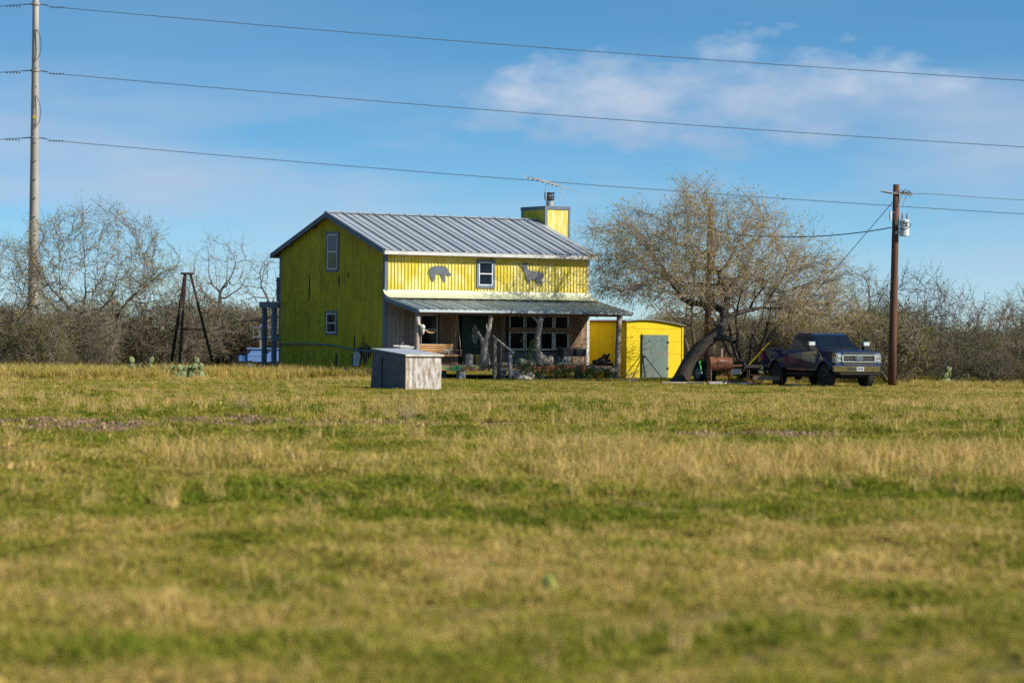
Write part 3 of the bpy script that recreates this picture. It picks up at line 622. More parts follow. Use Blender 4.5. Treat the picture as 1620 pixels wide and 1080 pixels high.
# ---- porch
PD, PZ = 2.45, 0.60           # porch depth, floor height
PRZ0, PRZ1 = 3.44, 2.93       # roof height at the wall and at the gutter
PRX0, PRX1 = 0.0, 10.98
def build_porch():
    rng = random.Random(21)
    und = MB().prism([(0.0, PRZ0 - .05), (-2.62, PRZ1 - .05), (-2.62, PRZ1 - .09), (0.0, PRZ0 - .10)], lambda y, z: (PRX0 + .02, y, z), lambda y, z: (PRX1 - .02, y, z))
    roof = und.build('porch_roof', M('porch_roof_deck', (0.16, 0.12, 0.09)), house)
    Ls = math.hypot(2.68, PRZ0 - PRZ1) ; ang = math.atan((PRZ0 - PRZ1) / 2.62); n = 19; w = (PRX1 - PRX0 + .06) / n
    me = panel_fn(w, Ls, .055, .050)
    for i in range(n):
        o = link('roof_panel', me, galv_porch, roof); o.location = (PRX0 - .03 + w * i, -2.66, PRZ1 - .045 + .0015 * (i % 2)); o.rotation_euler = (ang, 0, 0)
    # half-round gutter pipe along the edge, with a red drip board behind it
    MB().box(PRX0 - .02, PRX1 + .0, -2.76, -2.665, PRZ1 - .155, PRZ1 - .045).build('gutter', gutterm, roof, .025, seg=2)
    MB().box(PRX0, PRX1 - .02, -2.65, -2.60, PRZ1 - .19, PRZ1 - .092).build('drip_board', M('dull_red_board', (0.28, 0.05, 0.04)), roof)
    for x, m_ in ((PRX0 - .02, trim), (PRX1 - .03, trim)):
        MB().prism([(0, PRZ0 - .03), (-2.62, PRZ1 - .05), (-2.62, PRZ1 - .20), (0, PRZ0 - .20)], lambda y, z: (x, y, z), lambda y, z: (x + .035, y, z)).build('rake_board', m_, roof)
    MB().box(PRX0 + .05, PRX1 - .5, -2.52, -2.38, PRZ1 - .24, PRZ1 - .10).build('porch_beam', plankm, roof)
    # curved cream flashing where porch roof meets the wall
    prof = [(-.04, 3.74), (-.055, 3.66), (-.11, 3.58), (-.22, 3.51), (-.40, 3.445), (-.62, 3.395)]
    vs = []
    for y, z in prof: vs += [(-.10, y, z), (2.6, y - .006, z + .006), (5.3, y, z), (8, y - .006, z + .004), (HL + .12, y, z)]
    MB().add(vs, [(5*i + j, 5*i + j + 1, 5*i + j + 6, 5*i + j + 5) for i in range(len(prof) - 1) for j in range(4)]).build('flashing', cream, roof, smooth=True)
    # plank wall under the porch roof
    wall = MB().box(.06, HL - .06, .0, .048, .55, 3.40).build('porch_wall', darkgap, house)
    holes = [(1.60, 2.72), (3.74, 5.26), (6.20, 9.52)]
    x = .115
    while x < HL - .12:
        wd = min(rng.uniform(.17, .26), HL - .11 - x)
        c = x + wd / 2
        if not any(a - .02 < c < b + .02 for a, b in holes):
            MB().box(x + .004, x + wd - .004, -.022 - rng.uniform(0, .012), -.001, .58, 3.36).build('plank', plank_grey if x < 1.5 else plankm, wall, .004)
        else:
            top = {0: 2.80, 1: 2.78, 2: 2.82}[[i for i, (a, b) in enumerate(holes) if a - .02 < c < b + .02][0]]
            MB().box(x + .004, x + wd - .004, -.022, -.001, top, 3.36).build('plank', plankm, wall, .004)
            bot = {0: 1.34, 1: None, 2: 1.14}[[i for i, (a, b) in enumerate(holes) if a - .02 < c < b + .02][0]]
            if bot: MB().box(x + .004, x + wd - .004, -.022, -.001, .58, bot).build('plank', trim if c > 6 else plankm, wall, .004)
        x += wd
    # left window, long window, door
    window('f', 1.74, 2.60, 1.44, 2.70, .09, door_green, pane=porch_pane)
    for a0, a1 in ((6.30, 7.06), (7.14, 7.86), (7.92, 8.58), (8.68, 9.40)):
        window('f', a0, a1, 1.24, 2.72, .035, white_fr if a0 != 7.14 else trim, pane=porch_pane)
    MB().box(6.2, 6.27, -.06, -.03, 1.2, 2.78).build('jamb', door_green, house)
    MB().box(6.15, 9.72, -.30, -.10, 2.02, 2.20).build('shelf_board', plankm, house, .006)
    for a in (6.5, 9.3): MB().box(a, a + .06, -.12, -.02, 1.9, 2.04).build('shelf_bracket', plankm, house)
    d = MB().box(4.02, 4.98, -.06, -.02, .66, 2.72).build('door', door_green, house)
    MB().box(3.84, 4.0, -.075, -.02, .62, 2.78).box(5.0, 5.16, -.075, -.02, .62, 2.78).box(4.0, 5.0, -.073, -.02, 2.735, 2.79).build('door_frame', door_green, d)
    ov = [(4.5 + .17 * math.cos(t * .2618), 1.88 + .44 * math.sin(t * .2618)) for t in range(24)]
    MB().prism(ov, lambda a, z: (a, -.066, z), lambda a, z: (a, -.06, z)).build('oval_glass', frost, d)
    ring = MB()
    ring.tube([(4.5 + .185 * math.cos(t * .2618), -.068, 1.88 + .455 * math.sin(t * .2618)) for t in range(25)], .018, 6)
    ring.build('oval_frame', door_green, d)
    for a0, a1 in ((4.12, 4.44), (4.56, 4.88)):
        MB().box(a0, a1, -.068, -.06, .80, 1.28).build('door_panel', door_green, d, .006)
    MB().lathe([(.03, -.062), (.03, -.09), (.04, -.10), (.02, -.13)], 10, (4.91, 0, 1.55), 'y').build('handle', M('brass', (0.6, 0.5, 0.25), metal=.8, rough=.35), d)
    # floor: deck boards, rims, piers
    fl = MB().box(.05, 10.2, -2.40, -.01, PZ - .16, PZ - .036).build('porch_floor', plankm, house)
    y = -2.46
    while y < -.05:
        MB().box(.03, 8.62, y, y + .135, PZ - .034, PZ).build('deck_board', deckwood, fl); y += .141
    MB().box(8.66, 10.36, -2.6, -1.2, .47, .51).build('side_platform', deckwood, fl, .005)
    MB().box(8.70, 10.32, -2.60, -2.56, .30, .466).build('platform_rim', deckwood, fl, .005)
    MB().box(0.03, 3.70, -2.47, -2.41, .36, .562).build('rim_board', orange_rim, fl, .006)
    MB().box(5.9, 8.64, -2.50, -2.41, .30, .562).build('rim_board', red_board, fl, .006)
    for x, yy in ((.3, -2.3), (2.35, -2.3), (4.4, -2.3), (6.4, -2.3), (8.4, -2.3), (10.1, -2.3), (2.35, -.8), (6.4, -.8)):
        MB().box(x - .16, x + .16, yy - .13, yy + .13, -.05, .44).build('pier', concrete, fl, .01)
    # log posts
    def log(pts, rs, n=12):
        return MB().tube(pts, rs, n)
    R = random.Random(8)
    def wob(p0, p1, k, amp):
        out = []
        for i in range(k + 1):
            t = i / k; q = Vector(p0).lerp(Vector(p1), t)
            if 0 < i < k: q += Vector((R.uniform(-amp, amp), R.uniform(-amp, amp), 0))
            out.append(q)
        return out
    top = PRZ1 - .24
    log(wob((.12, -2.42, PZ), (.10, -2.42, top), 5, .02), [.12, .115, .11, .105, .105, .10]).build('log_post', log_m, house, smooth=True)
    p = log([(3.50, -2.42, PZ - .02), (3.48, -2.42, .8), (3.45, -2.42, 1.15), (3.46, -2.42, 1.42), (3.55, -2.42, 1.75), (3.68, -2.42, 2.2), (3.76, -2.42, top + .05)], [.26, .20, .175, .155, .105, .09, .095])
    p.tube([(3.44, -2.42, 1.25), (3.32, -2.44, 1.6), (3.20, -2.46, 1.82), (3.06, -2.48, 2.0)], [.13, .085, .06, .05], 9)
    p.tube([(3.60, -2.42, 1.9), (3.52, -2.46, 2.15), (3.50, -2.46, 2.32)], [.05, .04, .02], 7)
    p.tube([(3.22, -2.46, 1.78), (3.34, -2.5, 1.68), (3.46, -2.48, 1.52)], [.04, .035, .05], 7)
    p.build('forked_log_post', log_m, house, smooth=True)
    p = log([(6.22, -2.42, PZ - .02), (6.20, -2.42, .95), (6.12, -2.42, 1.4), (6.12, -2.42, 1.75), (6.24, -2.42, 2.2), (6.27, -2.42, top + .02)], [.16, .135, .125, .12, .125, .11])
    p.tube([(6.24, -2.42, 2.28), (6.08, -2.42, 2.5), (5.84, -2.42, top)], [.07, .055, .05], 8)
    p.tube([(6.26, -2.42, 2.3), (6.40, -2.42, 2.52), (6.5, -2.42, top)], [.045, .035, .03], 7)
    p.build('crooked_log_post', log_m, house, smooth=True)
    log(wob((10.26, -2.52, -.05), (10.40, -2.50, top + .03), 6, .025), [.13, .125, .12, .115, .115, .12, .13]).build('log_post', log_m, house, smooth=True)
    # stair rail and steps
    rl = MB().beam((3.72, -2.62, 1.83), (4.10, -3.62, 1.12), .13, .05).build('stair_rail', plank_grey, house)
    for a, z in (((3.82, -2.62), 1.76), ((4.02, -3.50), 1.16)):
        MB().box(a[0] - .07, a[0] + .07, a[1] - .06, a[1] + .06, -.05, z).build('rail_post', plank_grey, rl, .006)
    MB().box(4.10, 4.17, -2.66, -2.58, -.05, 1.55).build('rail_post', plank_grey, rl, .006)
    for i in range(2):
        MB().box(4.0, 5.5, -2.85 - .3 * i, -2.52 - .3 * i, .36 - .19 * i, .41 - .19 * i).build('stair_tread', deckwood, house, .006)
    MB().prism([(-2.5, .0), (-3.2, .0), (-2.5, .5)], lambda y, z: (4.05, y, z), lambda y, z: (4.10, y, z)).build('stringer', plank_grey, house)
    # rear balcony deck, seen past the left corner
    bm = MB().box(-.16, 4.2, 10.50, 10.60, 3.00, 3.26).box(-.16, -.08, HW + .08, 10.49, 3.0, 3.26).build('rear_deck_beam', trim, house)
    for y in (9.52, 10.42):
        MB().box(-.08, .10, y - .09, y + .09, -.05, 2.995).build('rear_deck_post', trim, house)
    MB().box(.12, 4.2, HW + .08, 10.49, 3.16, 3.22).build('rear_deck_floor', deckwood, house)
    MB().box(-.10, .02, HW + .08, HW + .22, 3.27, 4.35).build('rear_deck_rail_post', trim, house)
    MB().box(-.06, .04, HW + .08, 9.42, 1.52, 1.72).build('rear_brace', trim, house)
build_porch()

# ------------------------------------------------------------------ things on and around the porch
def hp(x, y, z=0.0):
    return Vector((HOUSE_O.x + x * HUX - y * HUY, HOUSE_O.y + x * HUY + y * HUX, z))
def on_house(name, x, y, z, label, cat, group=None, rz=0.0): return empty(name, tuple(hp(x, y, z)), HT + rz, label, cat, group)

def cutouts():
    pig = [(677,433),(677.5,427),(680,423),(686,421),(695,420.5),(703,421),(706,424),(708.5,429),(712,433),(713,436),(710,436.5),(706,434.5),(703.5,436),(703.5,441),(702,447),(700,446),(698.5,440),(697,435),(693,433.5),(687.5,434),(686.5,440),(684.5,447),(682.5,444),(680,438)]
    deer = [(821.5,420),(825,418),(829,417.5),(831,415.5),(834,415.8),(832.5,418.5),(833.5,424),(836,428),(841,428.5),(848,429),(855,430.5),(858.5,434),(859,439),(857,443),(857.5,449),(855.5,454),(854,449),(852.5,447),(850.5,454),(848,449),(846.5,443),(841,441.5),(838,443),(837,450),(835,446),(833.5,450.5),(832.8,444),(830.5,437),(828,430),(826,423.5),(823,422.5)]
    def to_front(px, py):
        d = P(px, py, 1.0) - Vector((0, 0, HC)); n = Vector((-HUY, HUX, 0)); t = (HOUSE_O.dot(n)) / d.dot(n)
        w = Vector((0, 0, HC)) + d * t - HOUSE_O; return w.x * HUX + w.y * HUY, w.z
    for nm, pts, lab, m_ in (('pig_cutout', pig, 'grey sheet-metal pig silhouette hung on yellow upper wall', cutout), ('deer_cutout', deer, 'grey sheet-metal deer silhouette hung on yellow upper wall', cutout_deer)):
        q = [to_front(*p) for p in pts]; cx = sum(a for a, b in q) / len(q); zb = min(b for a, b in q)
        r = MB().prism([(a - cx, b - zb) for a, b in q], lambda a, z: (a, -.06, z), lambda a, z: (a, -.052, z)).build(nm, m_)
        r.location = hp(cx, 0, zb); r.rotation_euler = (0, 0, HT); tag(r, lab, 'silhouette')
        pg = MB()
        for dx, dz in ((-.25, .42), (.2, .42)): pg.tube([(dx, -.052, dz), (dx, -.02, dz)], .012, 6)
        pg.build('stand_off', cutout, r)
cutouts()

def antenna():
    a = on_house('tv_antenna', HL + .22, 3.68, 0, 'white rooftop television antenna on thin mast beside chimney', 'antenna')
    alu = M('antenna_aluminium', (0.62, 0.60, 0.56), (0.45, 0.42, 0.38), metal=.2, rough=.5)
    MB().tube([(0, 0, 6.55), (0, 0, 8.72)], .022, 8).build('mast', galv, a)
    MB().tube([(.02, .05, 6.95), (.06, .12, 6.95)], .02, 6).build('mast_bracket', rust_dark, a)
    dirv = Vector((.90, -.43, -.27)).normalized(); c = Vector((0, 0, 8.78)); side = Vector((.43, .90, .0)).normalized()
    p0, p1 = c - dirv * 1.05, c + dirv * 1.45
    MB().beam(p0, p1, .035, .035).build('boom', alu, a)
    MB().beam(c - dirv * .48 + Vector((0, 0, .06)), c + dirv * .62 + Vector((0, 0, .05)), .02, .05).build('upper_boom', alu, a)
    for t, h in ((-.85, .62), (-.62, .55), (-.40, .55), (-.15, .48), (.10, .42), (.30, .36), (.5, .3)):
        q = c + dirv * t
        for s in (-1, 1):
            MB().tube([q, q + side * s * h + dirv * (.28 * h)], .009, 5).build('element', alu, a)
        MB().beam(q - Vector((0, 0, .0)), q + Vector((0, 0, -.07)), .05, .03).build('insulator', blackm, a)
    v = c + dirv * .72
    up = Vector((.32, -.12, .36)); dn = Vector((.18, -.05, -.55))
    for e in (up, dn):
        MB().beam(v, v + e, .022, .022).build('reflector_arm', alu, a)
        for k in range(1, 5):
            q = v + e * (k / 4); MB().tube([q - side * .24, q + side * .24], .007, 5).build('reflector_rod', alu, a)
    for k in range(9):
        q = c + dirv * (.8 + .075 * k); MB().tube([q - side * .07, q + side * .07], .007, 5).build('director', alu, a)
antenna()

def porch_things():
    # pedestal sink
    s = on_house('pedestal_sink', .20, -1.25, PZ, 'white pedestal sink at the open left end of porch', 'sink')
    b = MB().prism([(-.42, -.28), (.42, -.28), (.46, -.1), (.40, .26), (-.40, .26), (-.46, -.1)], lambda x, y: (x * .62, y * .62, .62), lambda x, y: (x, y, .76)).build('basin', porcelain, s, .03, seg=2)
    MB().prism([(-.34, -.18), (.34, -.18), (.34, .2), (-.34, .2)], lambda x, y: (x, y, .755), lambda x, y: (x, y, .764)).build('bowl_shadow_plate', M('bowl_shadow', (0.45, 0.46, 0.47), rough=.3), b)  # grey plate painted in for the shade inside the bowl
    MB().box(-.40, .40, .20, .27, .762, .80).build('splash_back', porcelain, b, .01)
    MB().lathe([(.15, 0), (.13, .05), (.10, .2), (.10, .45), (.15, .62)], 16).build('pedestal', porcelain, s, smooth=True)
    MB().tube([(0, .2, .78), (0, .2, .9), (0, .10, .93), (0, .05, .88)], .016, 6).build('tap', galv, s)
    # porch swing
    w = on_house('porch_swing', 1.82, -1.30, PZ, 'slatted wooden porch swing hanging left of the door', 'swing')
    for i in range(4):
        MB().box(-.98, .92, .18 - .015 * i - .0, .20 - .015 * i + .005, .50 + .095 * i, .57 + .095 * i).build('back_slat', swingwood, w, .005)
    for i in range(5):
        MB().box(-.98, .98, -.34 + .105 * i, -.25 + .105 * i, .40, .425).build('seat_slat', swingwood, w, .005)
    MB().box(-1.02, 1.02, -.365, -.345, .36, .43).build('front_rail', swingwood, w, .005)
    for x in (-1.0, .98):
        MB().box(x - .03, x + .03, -.33, .2, .60, .64).box(x - .025, x + .025, -.30, -.25, .42, .60).build('arm_rest', swingwood, w, .005)
    MB().box(-.9, .9, -.02, .03, .33, .395).build('under_rail', swingwood, w)
    topz = PRZ1 - PZ + .10
    for x in (-.98, .98):
        for y in (-.30, .17):
            MB().tube([(x, y, .42), (x * .93, -.05, topz)], .014, 6).build('rope', M('rope', (0.45, 0.36, 0.24)), w)
    t = on_house('tangled_rope', 2.25, -1.42, PZ + .43, 'pale tangled rope heaped on the porch swing seat', 'rope')
    rg = random.Random(4); pts = [(rg.uniform(-.3, .3), rg.uniform(-.1, .1), abs(rg.gauss(.08, .07)) + .02) for _ in range(26)]
    MB().tube(pts, .012, 5).build('coil', M('pale_rope', (0.66, 0.62, 0.56), (0.40, 0.37, 0.33)), t)
    # skull on the left post
    k = on_house('steer_skull', .24, -2.58, 1.92, 'bleached steer skull with one brown horn on log post', 'skull')
    MB().tube([(0, 0, .34), (0, -.03, .25), (.0, -.05, .15), (.0, -.06, .05), (.0, -.06, -.06)], [.07, .115, .09, .06, .035], 10).build('skull_bone', bone, k, smooth=True)
    MB().tube([(.10, -.02, .14), (.28, -.04, .03), (.46, -.06, .02), (.58, -.06, .06)], [.05, .045, .03, .008], 8).build('horn', horn, k, smooth=True)
    MB().tube([(-.08, -.02, .30), (-.22, -.03, .42), (-.20, -.03, .62)], [.045, .04, .01], 8).build('broken_horn', bone, k, smooth=True)
    for s_ in (-1, 1): MB().lathe([(.03, -.005), (.03, .005)], 10, (.055 * s_, -.135, .20), 'y').build('eye_socket', darkgap, k)  # flat dark discs painted in for the shaded hollows
    # stump seat and bucket
    st = on_house('log_stump', 3.0, -1.95, PZ, 'upright grey log stump beside the yellow bucket', 'stump')
    MB().lathe([(.20, 0), (.19, .2), (.185, .44), (.17, .455)], 14).build('log', log_m, st, smooth=False)
    MB().lathe([(.165, .455), (.165, .460)], 14).build('cut_top', M('cut_wood', (0.5, 0.4, 0.28)), st)
    b = on_house('yellow_bucket', 3.42, -2.0, PZ, 'yellow plastic bucket on porch in front of the door', 'bucket')
    MB().lathe([(.14, 0), (.175, .36), (.185, .365), (.185, .40), (.195, .41), (.195, .44), (.17, .44)], 20).build('pail', bucketm, b)
    MB().tube([(.19 * math.cos(t * .4), -.19 * math.sin(t * .4) * .6 - .12, .34 - .06 * math.sin(t * .4)) for t in range(9)], .006, 5).build('handle', galv, b)
    # black double wash tub on legs
    w = on_house('double_wash_tub', 8.90, -1.05, PZ, 'black double wash tub on thin legs under long window', 'wash tub')
    for x in (-.33, .33):
        MB().prism([(-.30, -.25), (.30, -.25), (.30, .25), (-.30, .25)], lambda a, c: (x + a * .85, c * .85, .36), lambda a, c: (x + a, c, .68)).build('tub', M('tub_dark', (0.035, 0.038, 0.045), (0.09, 0.095, 0.11), rough=.4), w, .02)
        MB().box(x - .25, x + .25, -.2, .2, .682, .69).build('tub_shade_plate', darkgap, w)  # dark plate stands in for the shade inside each tub
    for x in (-.58, -.1, .1, .58):
        for y in (-.2, .2): MB().tube([(x, y, 0), (x * .92, y * .9, .38)], .018, 6).build('leg', galv, w)
    MB().box(-.72, 1.02, .22, .27, .72, .75).build('ledge', plank_grey, w)
    # limestone boulders and stacked step stones
    def rock(name, x, y, z, sx, sy, sz, lab, seed, grp=None):
        rg = random.Random(seed); bm = bmesh.new(); bmesh.ops.create_icosphere(bm, subdivisions=3, radius=1)
        from mathutils import noise as nz
        for v in bm.verts:
            d = nz.noise(v.co * 1.4 + Vector((seed, 0, 0))) * .35 + nz.noise(v.co * 3.5 + Vector((0, seed, 0))) * .12
            v.co *= 1 + d
            v.co = Vector((v.co.x * sx, v.co.y * sy, max(v.co.z, -.75) * sz + .75 * sz))
        me = bpy.data.meshes.new(name); bm.to_mesh(me); bm.free()
        o = link(name, me, limestone, None, True); o.location = hp(x, y, z); o.rotation_euler = (0, 0, HT + rg.uniform(-.5, .5)); tag(o, lab, 'rock', grp)
    rock('limestone_boulder', 6.50, -2.15, PZ, .24, .22, .30, 'pale limestone boulder at the foot of crooked log post', 1)
    rock('limestone_boulder', 6.98, -2.0, PZ, .30, .25, .24, 'wide pale limestone boulder right of crooked log post', 2)
    rock('limestone_boulder', 5.45, -2.25, PZ, .26, .2, .16, 'low pale stone behind the leafy sapling by the steps', 6)
    rock('limestone_boulder', 5.92, -2.3, PZ, .2, .2, .14, 'small pale stone left of crooked log post', 7)
    rock('step_stone', 4.75, -3.35, -.03, .40, .34, .13, 'flat pale stone at the bottom of porch steps', 3)
    rock('step_stone', 5.15, -3.0, -.03, .36, .3, .21, 'taller pale stone stacked beside the porch steps', 4)
    rock('step_stone', 4.62, -2.95, .2, .26, .22, .10, 'flat stone lying on the lower porch step', 5)
    # firewood heap on the side platform
    rg = random.Random(9)
    fm = M('charred_firewood', (0.055, 0.042, 0.034), (0.025, 0.02, 0.018), scale=(5, 5, 5), bump=.8, rnd=.5, c3=(0.16, 0.11, 0.075), lo3=.6, hi3=.66)
    ends = ['short dark firewood log', 'crooked dark firewood log', 'thick dark firewood log']
    for i in range(17):
        lay = 0 if i < 8 else (1 if i < 14 else 2)
        x = 9.46 + (i % 8) * .11 + .06 * lay if lay == 0 else 9.55 + ((i - 8) % 6) * .11 if lay == 1 else 9.75 + (i - 14) * .13
        o = MB().tube([(-.28, 0, 0), (-.05, rg.uniform(-.03, .03), rg.uniform(-.02, .03)), (.30, 0, 0)], [rg.uniform(.05, .08), rg.uniform(.055, .085), rg.uniform(.045, .07)], 8).build('firewood_log', fm)
        o.location = hp(x, -1.95 + rg.uniform(-.15, .15), .60 + .13 * lay); o.rotation_euler = (rg.uniform(0, 3), rg.uniform(-.25, .25) if i < 14 else rg.uniform(-.9, -.4), HT + rg.uniform(-1.2, 1.2))
        tag(o, 'dark firewood log heaped on the side platform of porch', 'log', 'firewood heap on the porch side platform')
porch_things()
# ------------------------------------------------------------------ trees and brush
def grow(rng, attr, seeds, step, infl, kill, iters=140, trop=(0, 0, .05), jit=.12):
    pos, par = [], []
    for poly, root in seeds:
        for i, p in enumerate(poly):
            par.append(root if i == 0 else len(pos) - 1); pos.append(np.array(p, float))
    pos = np.array(pos); par = list(par)
    A = attr.copy(); trop = np.array(trop)
    dist = np.full(len(A), 1e9); near = np.zeros(len(A), int)
    new0 = 0; nch = np.zeros(len(pos), int)
    for it in range(iters):
        if len(A) == 0: break
        new = pos[new0:]
        if len(new) == 0: break
        dd = np.linalg.norm(A[:, None, :] - new[None, :, :], axis=2); j = dd.argmin(1); dm = dd[np.arange(len(A)), j]
        up_ = dm < dist; dist[up_] = dm[up_]; near[up_] = j[up_] + new0
        keep = dist > kill
        A, dist, near = A[keep], dist[keep], near[keep]
        if len(A) == 0: break
        act = dist < infl
        if not act.any(): act = dist <= dist.min() + .01
        acc = np.zeros_like(pos); v = A[act] - pos[near[act]]; v /= np.linalg.norm(v, axis=1)[:, None]
        np.add.at(acc, near[act], v)
        ids = np.unique(near[act]); ok = nch[ids] < 3
        if not ok.all():
            bad = ids[~ok]; keep = ~np.isin(near, bad); A, dist, near = A[keep], dist[keep], near[keep]; ids = ids[ok]
            if len(ids) == 0: continue
        nch[ids] += 1; d = acc[ids]; d /= np.linalg.norm(d, axis=1)[:, None] + 1e-9
        d = d + trop + rng.normal(0, jit, d.shape); d /= np.linalg.norm(d, axis=1)[:, None]
        nch = np.concatenate([nch, np.zeros(len(ids), int)])
        new0 = len(pos); pos = np.vstack([pos, pos[ids] + d * step]); par += ids.tolist()
        if len(pos) > 9000: break
    return pos, np.array(par)
def radii(par, tip=.007, e=2.25, fix=None):
    n = len(par); a = np.zeros(n); has = np.zeros(n, bool)
    for i in range(n - 1, -1, -1):
        if a[i] == 0: a[i] = tip ** e
        if par[i] >= 0: a[par[i]] += a[i]
    r = a ** (1 / e)
    if fix is not None:
        m = min(len(fix), n); r[:m] = np.array(fix)[:m]
        for i in range(m, n):
            if par[i] >= 0: r[i] = min(r[i], r[par[i]] * .85)
    return r
def skeleton(pos, par, r, sel, sides):
    """frustum tubes along the chosen nodes' segments, frames carried along the branch"""
    n = len(par); Vp = [Vector(p) for p in pos]
    frame = [None] * n; main = {}
    for i in range(n):
        p = par[i]
        if p >= 0 and (p not in main or r[i] > r[main[p]]): main[p] = i
    for i in range(n):
        p = par[i]
        d = (Vp[i] - Vp[p]) if p >= 0 else Vector((0, 0, 1))
        if d.length < 1e-6: d = Vector((0, 0, 1))
        d.normalize()
        a = frame[p][0] if p >= 0 else Vector((1, 0, 0))
        a = a - d * a.dot(d)
        if a.length < .05: a = d.orthogonal()
        a.normalize(); frame[i] = (a, d.cross(a))
    cs = [(math.cos(6.2832 * k / sides), math.sin(6.2832 * k / sides)) for k in range(sides)]
    vs, fs, ring = [], [], {}
    def mk(i, fr, rad):
        b = len(vs); p = Vp[i]
        for q, (c, s) in enumerate(cs):
            w = rad * (1 + (.11 * math.sin(q * 2.4 + i * .9) + .07 * math.sin(q * 4.1 + i * 2.3) if rad > .05 else 0)); vs.append((p + fr[0] * (c * w) + fr[1] * (s * w))[:])
        return b
    for i in range(n):
        p = par[i]
        if p < 0 or not sel[i]: continue
        if main[p] == i:
            if p not in ring: ring[p] = mk(p, frame[p], r[p])
            b0 = ring[p]
        else: b0 = mk(p, frame[i], min(r[i] * 1.25, r[p]))
        ring[i] = mk(i, frame[i], r[i]); b1 = ring[i]
        for k in range(sides): fs.append((b0 + k, b0 + (k+1) % sides, b1 + (k+1) % sides, b1 + k))
    return vs, fs
def twigs(rng, base, direc, ln, r0, spread=.7, droop=0.0):
    n = len(base)
    d = direc + rng.normal(0, spread, (n, 3)); d /= np.linalg.norm(d, axis=1)[:, None]
    L_ = ln * rng.uniform(.5, 1.25, n)[:, None]
    d2 = d + rng.normal(0, .35, (n, 3)); d2[:, 2] -= droop; d2 /= np.linalg.norm(d2, axis=1)[:, None]
    p0 = base; p1 = base + d * L_ * .5; p2 = p1 + d2 * L_ * .5
    a = np.cross(d, rng.normal(0, 1, (n, 3))); a /= np.linalg.norm(a, axis=1)[:, None]; b = np.cross(d, a)
    vs = []
    for p, rr in ((p0, r0), (p1, r0 * .75)):
        for k in range(3):
            t = 2.0944 * k; vs.append(p + (a * math.cos(t) + b * math.sin(t)) * rr)
    vs.append(p2)
    V = np.stack(vs, 1).reshape(-1, 3)                    # 7 per twig
    o = (np.arange(n) * 7)[:, None]
    quads = np.concatenate([o + np.array([[k, (k+1) % 3, 3 + (k+1) % 3, 3 + k]]) for k in range(3)])
    tris = np.concatenate([o + np.array([[3 + k, 3 + (k+1) % 3, 6]]) for k in range(3)])
    return V, quads, tris, p1, p2
def leaves(rng, pts, size):
    n = len(pts); a = rng.normal(0, 1, (n, 3)); a /= np.linalg.norm(a, axis=1)[:, None]
    b = np.cross(a, rng.normal(0, 1, (n, 3))); b /= np.linalg.norm(b, axis=1)[:, None]
    s = (size * rng.uniform(.6, 1.3, n))[:, None]
    V = np.stack([pts - a * s, pts + b * s * .33, pts + a * s, pts - b * s * .33], 1).reshape(-1, 3)
    return V, (np.arange(n) * 4)[:, None] + np.array([[0, 1, 2, 3]])
def npmesh(name, V, faces):
    me = bpy.data.meshes.new(name); fl = []
    for q in faces: fl += q.tolist() if hasattr(q, 'tolist') else q
    me.from_pydata(V.tolist() if hasattr(V, 'tolist') else V, [], fl); me.update(); return me

def plant_meshes(seed, attr, polys, step=.24, infl=1.4, kill=.34, tip=.006, fix=None, trunk_r=.022, tw_n=3, tw_len=.55, tw_r=.0055, leaf_n=.5, leaf_s=.045, spread=.7, trop=(0, 0, .06), droop=0., cull=None, second=True):
    rng = np.random.default_rng(seed)
    pos, par = grow(rng, attr, polys, step, infl, kill, trop=trop)
    r = radii(par, tip, fix=fix)
    thick = r >= trunk_r
    v1, f1 = skeleton(pos, par, r, thick, 10)
    v2, f2 = skeleton(pos, par, r, ~thick, 4)
    cand = np.where((r < max(.022, tip * 2.6)) & (par >= 0))[0]
    if cull is not None: cand = cand[cull(pos[cand])]
    base = np.repeat(cand, tw_n); dirs = pos[base] - pos[par[base]]; dirs /= np.linalg.norm(dirs, axis=1)[:, None] + 1e-9
    frac = rng.random(len(base))[:, None]; bp = pos[par[base]] * frac + pos[base] * (1 - frac)
    V, q, t, p1, p2 = twigs(rng, bp, dirs, tw_len, tw_r, spread, droop)
    if second:
        dd = p2 - bp; dd /= np.linalg.norm(dd, axis=1)[:, None]
        Vb, qb, tb, p1b, p2b = twigs(rng, np.concatenate([p1, p1 * .5 + p2 * .5]), np.concatenate([dd, dd]), tw_len * .6, tw_r * .75, spread * 1.25, droop)
        q = np.concatenate([q, qb + len(V)]) ; t = np.concatenate([t, tb + len(V)]); V = np.concatenate([V, Vb]); p2 = np.concatenate([p2, p2b])
    k = len(v2); Vt = np.concatenate([np.array(v2).reshape(-1, 3), V]); ft = [f2, (q + k), (t + k)]
    m = int(len(p2) * leaf_n); lp = p2[rng.integers(0, len(p2), m)] + rng.normal(0, .05, (m, 3)) if m else np.zeros((0, 3))
    Vl, fl = leaves(rng, lp, leaf_s) if m else (np.zeros((0, 3)), np.zeros((0, 4), int))
    return (v1, f1), (Vt, ft), (Vl, fl)
def tree_obj(name, label, cat, loc, parts, mats=(None, None, None), group=None):
    (v1, f1), (Vt, ft), (Vl, fl) = parts
    e = empty(name, loc, 0, label, cat, group)
    if len(f1): link('trunk', npmesh('trunk', v1, [f1]), mats[0] or bark, e, True)
    cr = link('crown', npmesh('crown', Vt, ft), mats[1] or twig_m, e)
    if len(Vl): link('leaves', npmesh('leaves', Vl, [fl]), mats[2] or leaf_m, cr)
    return e
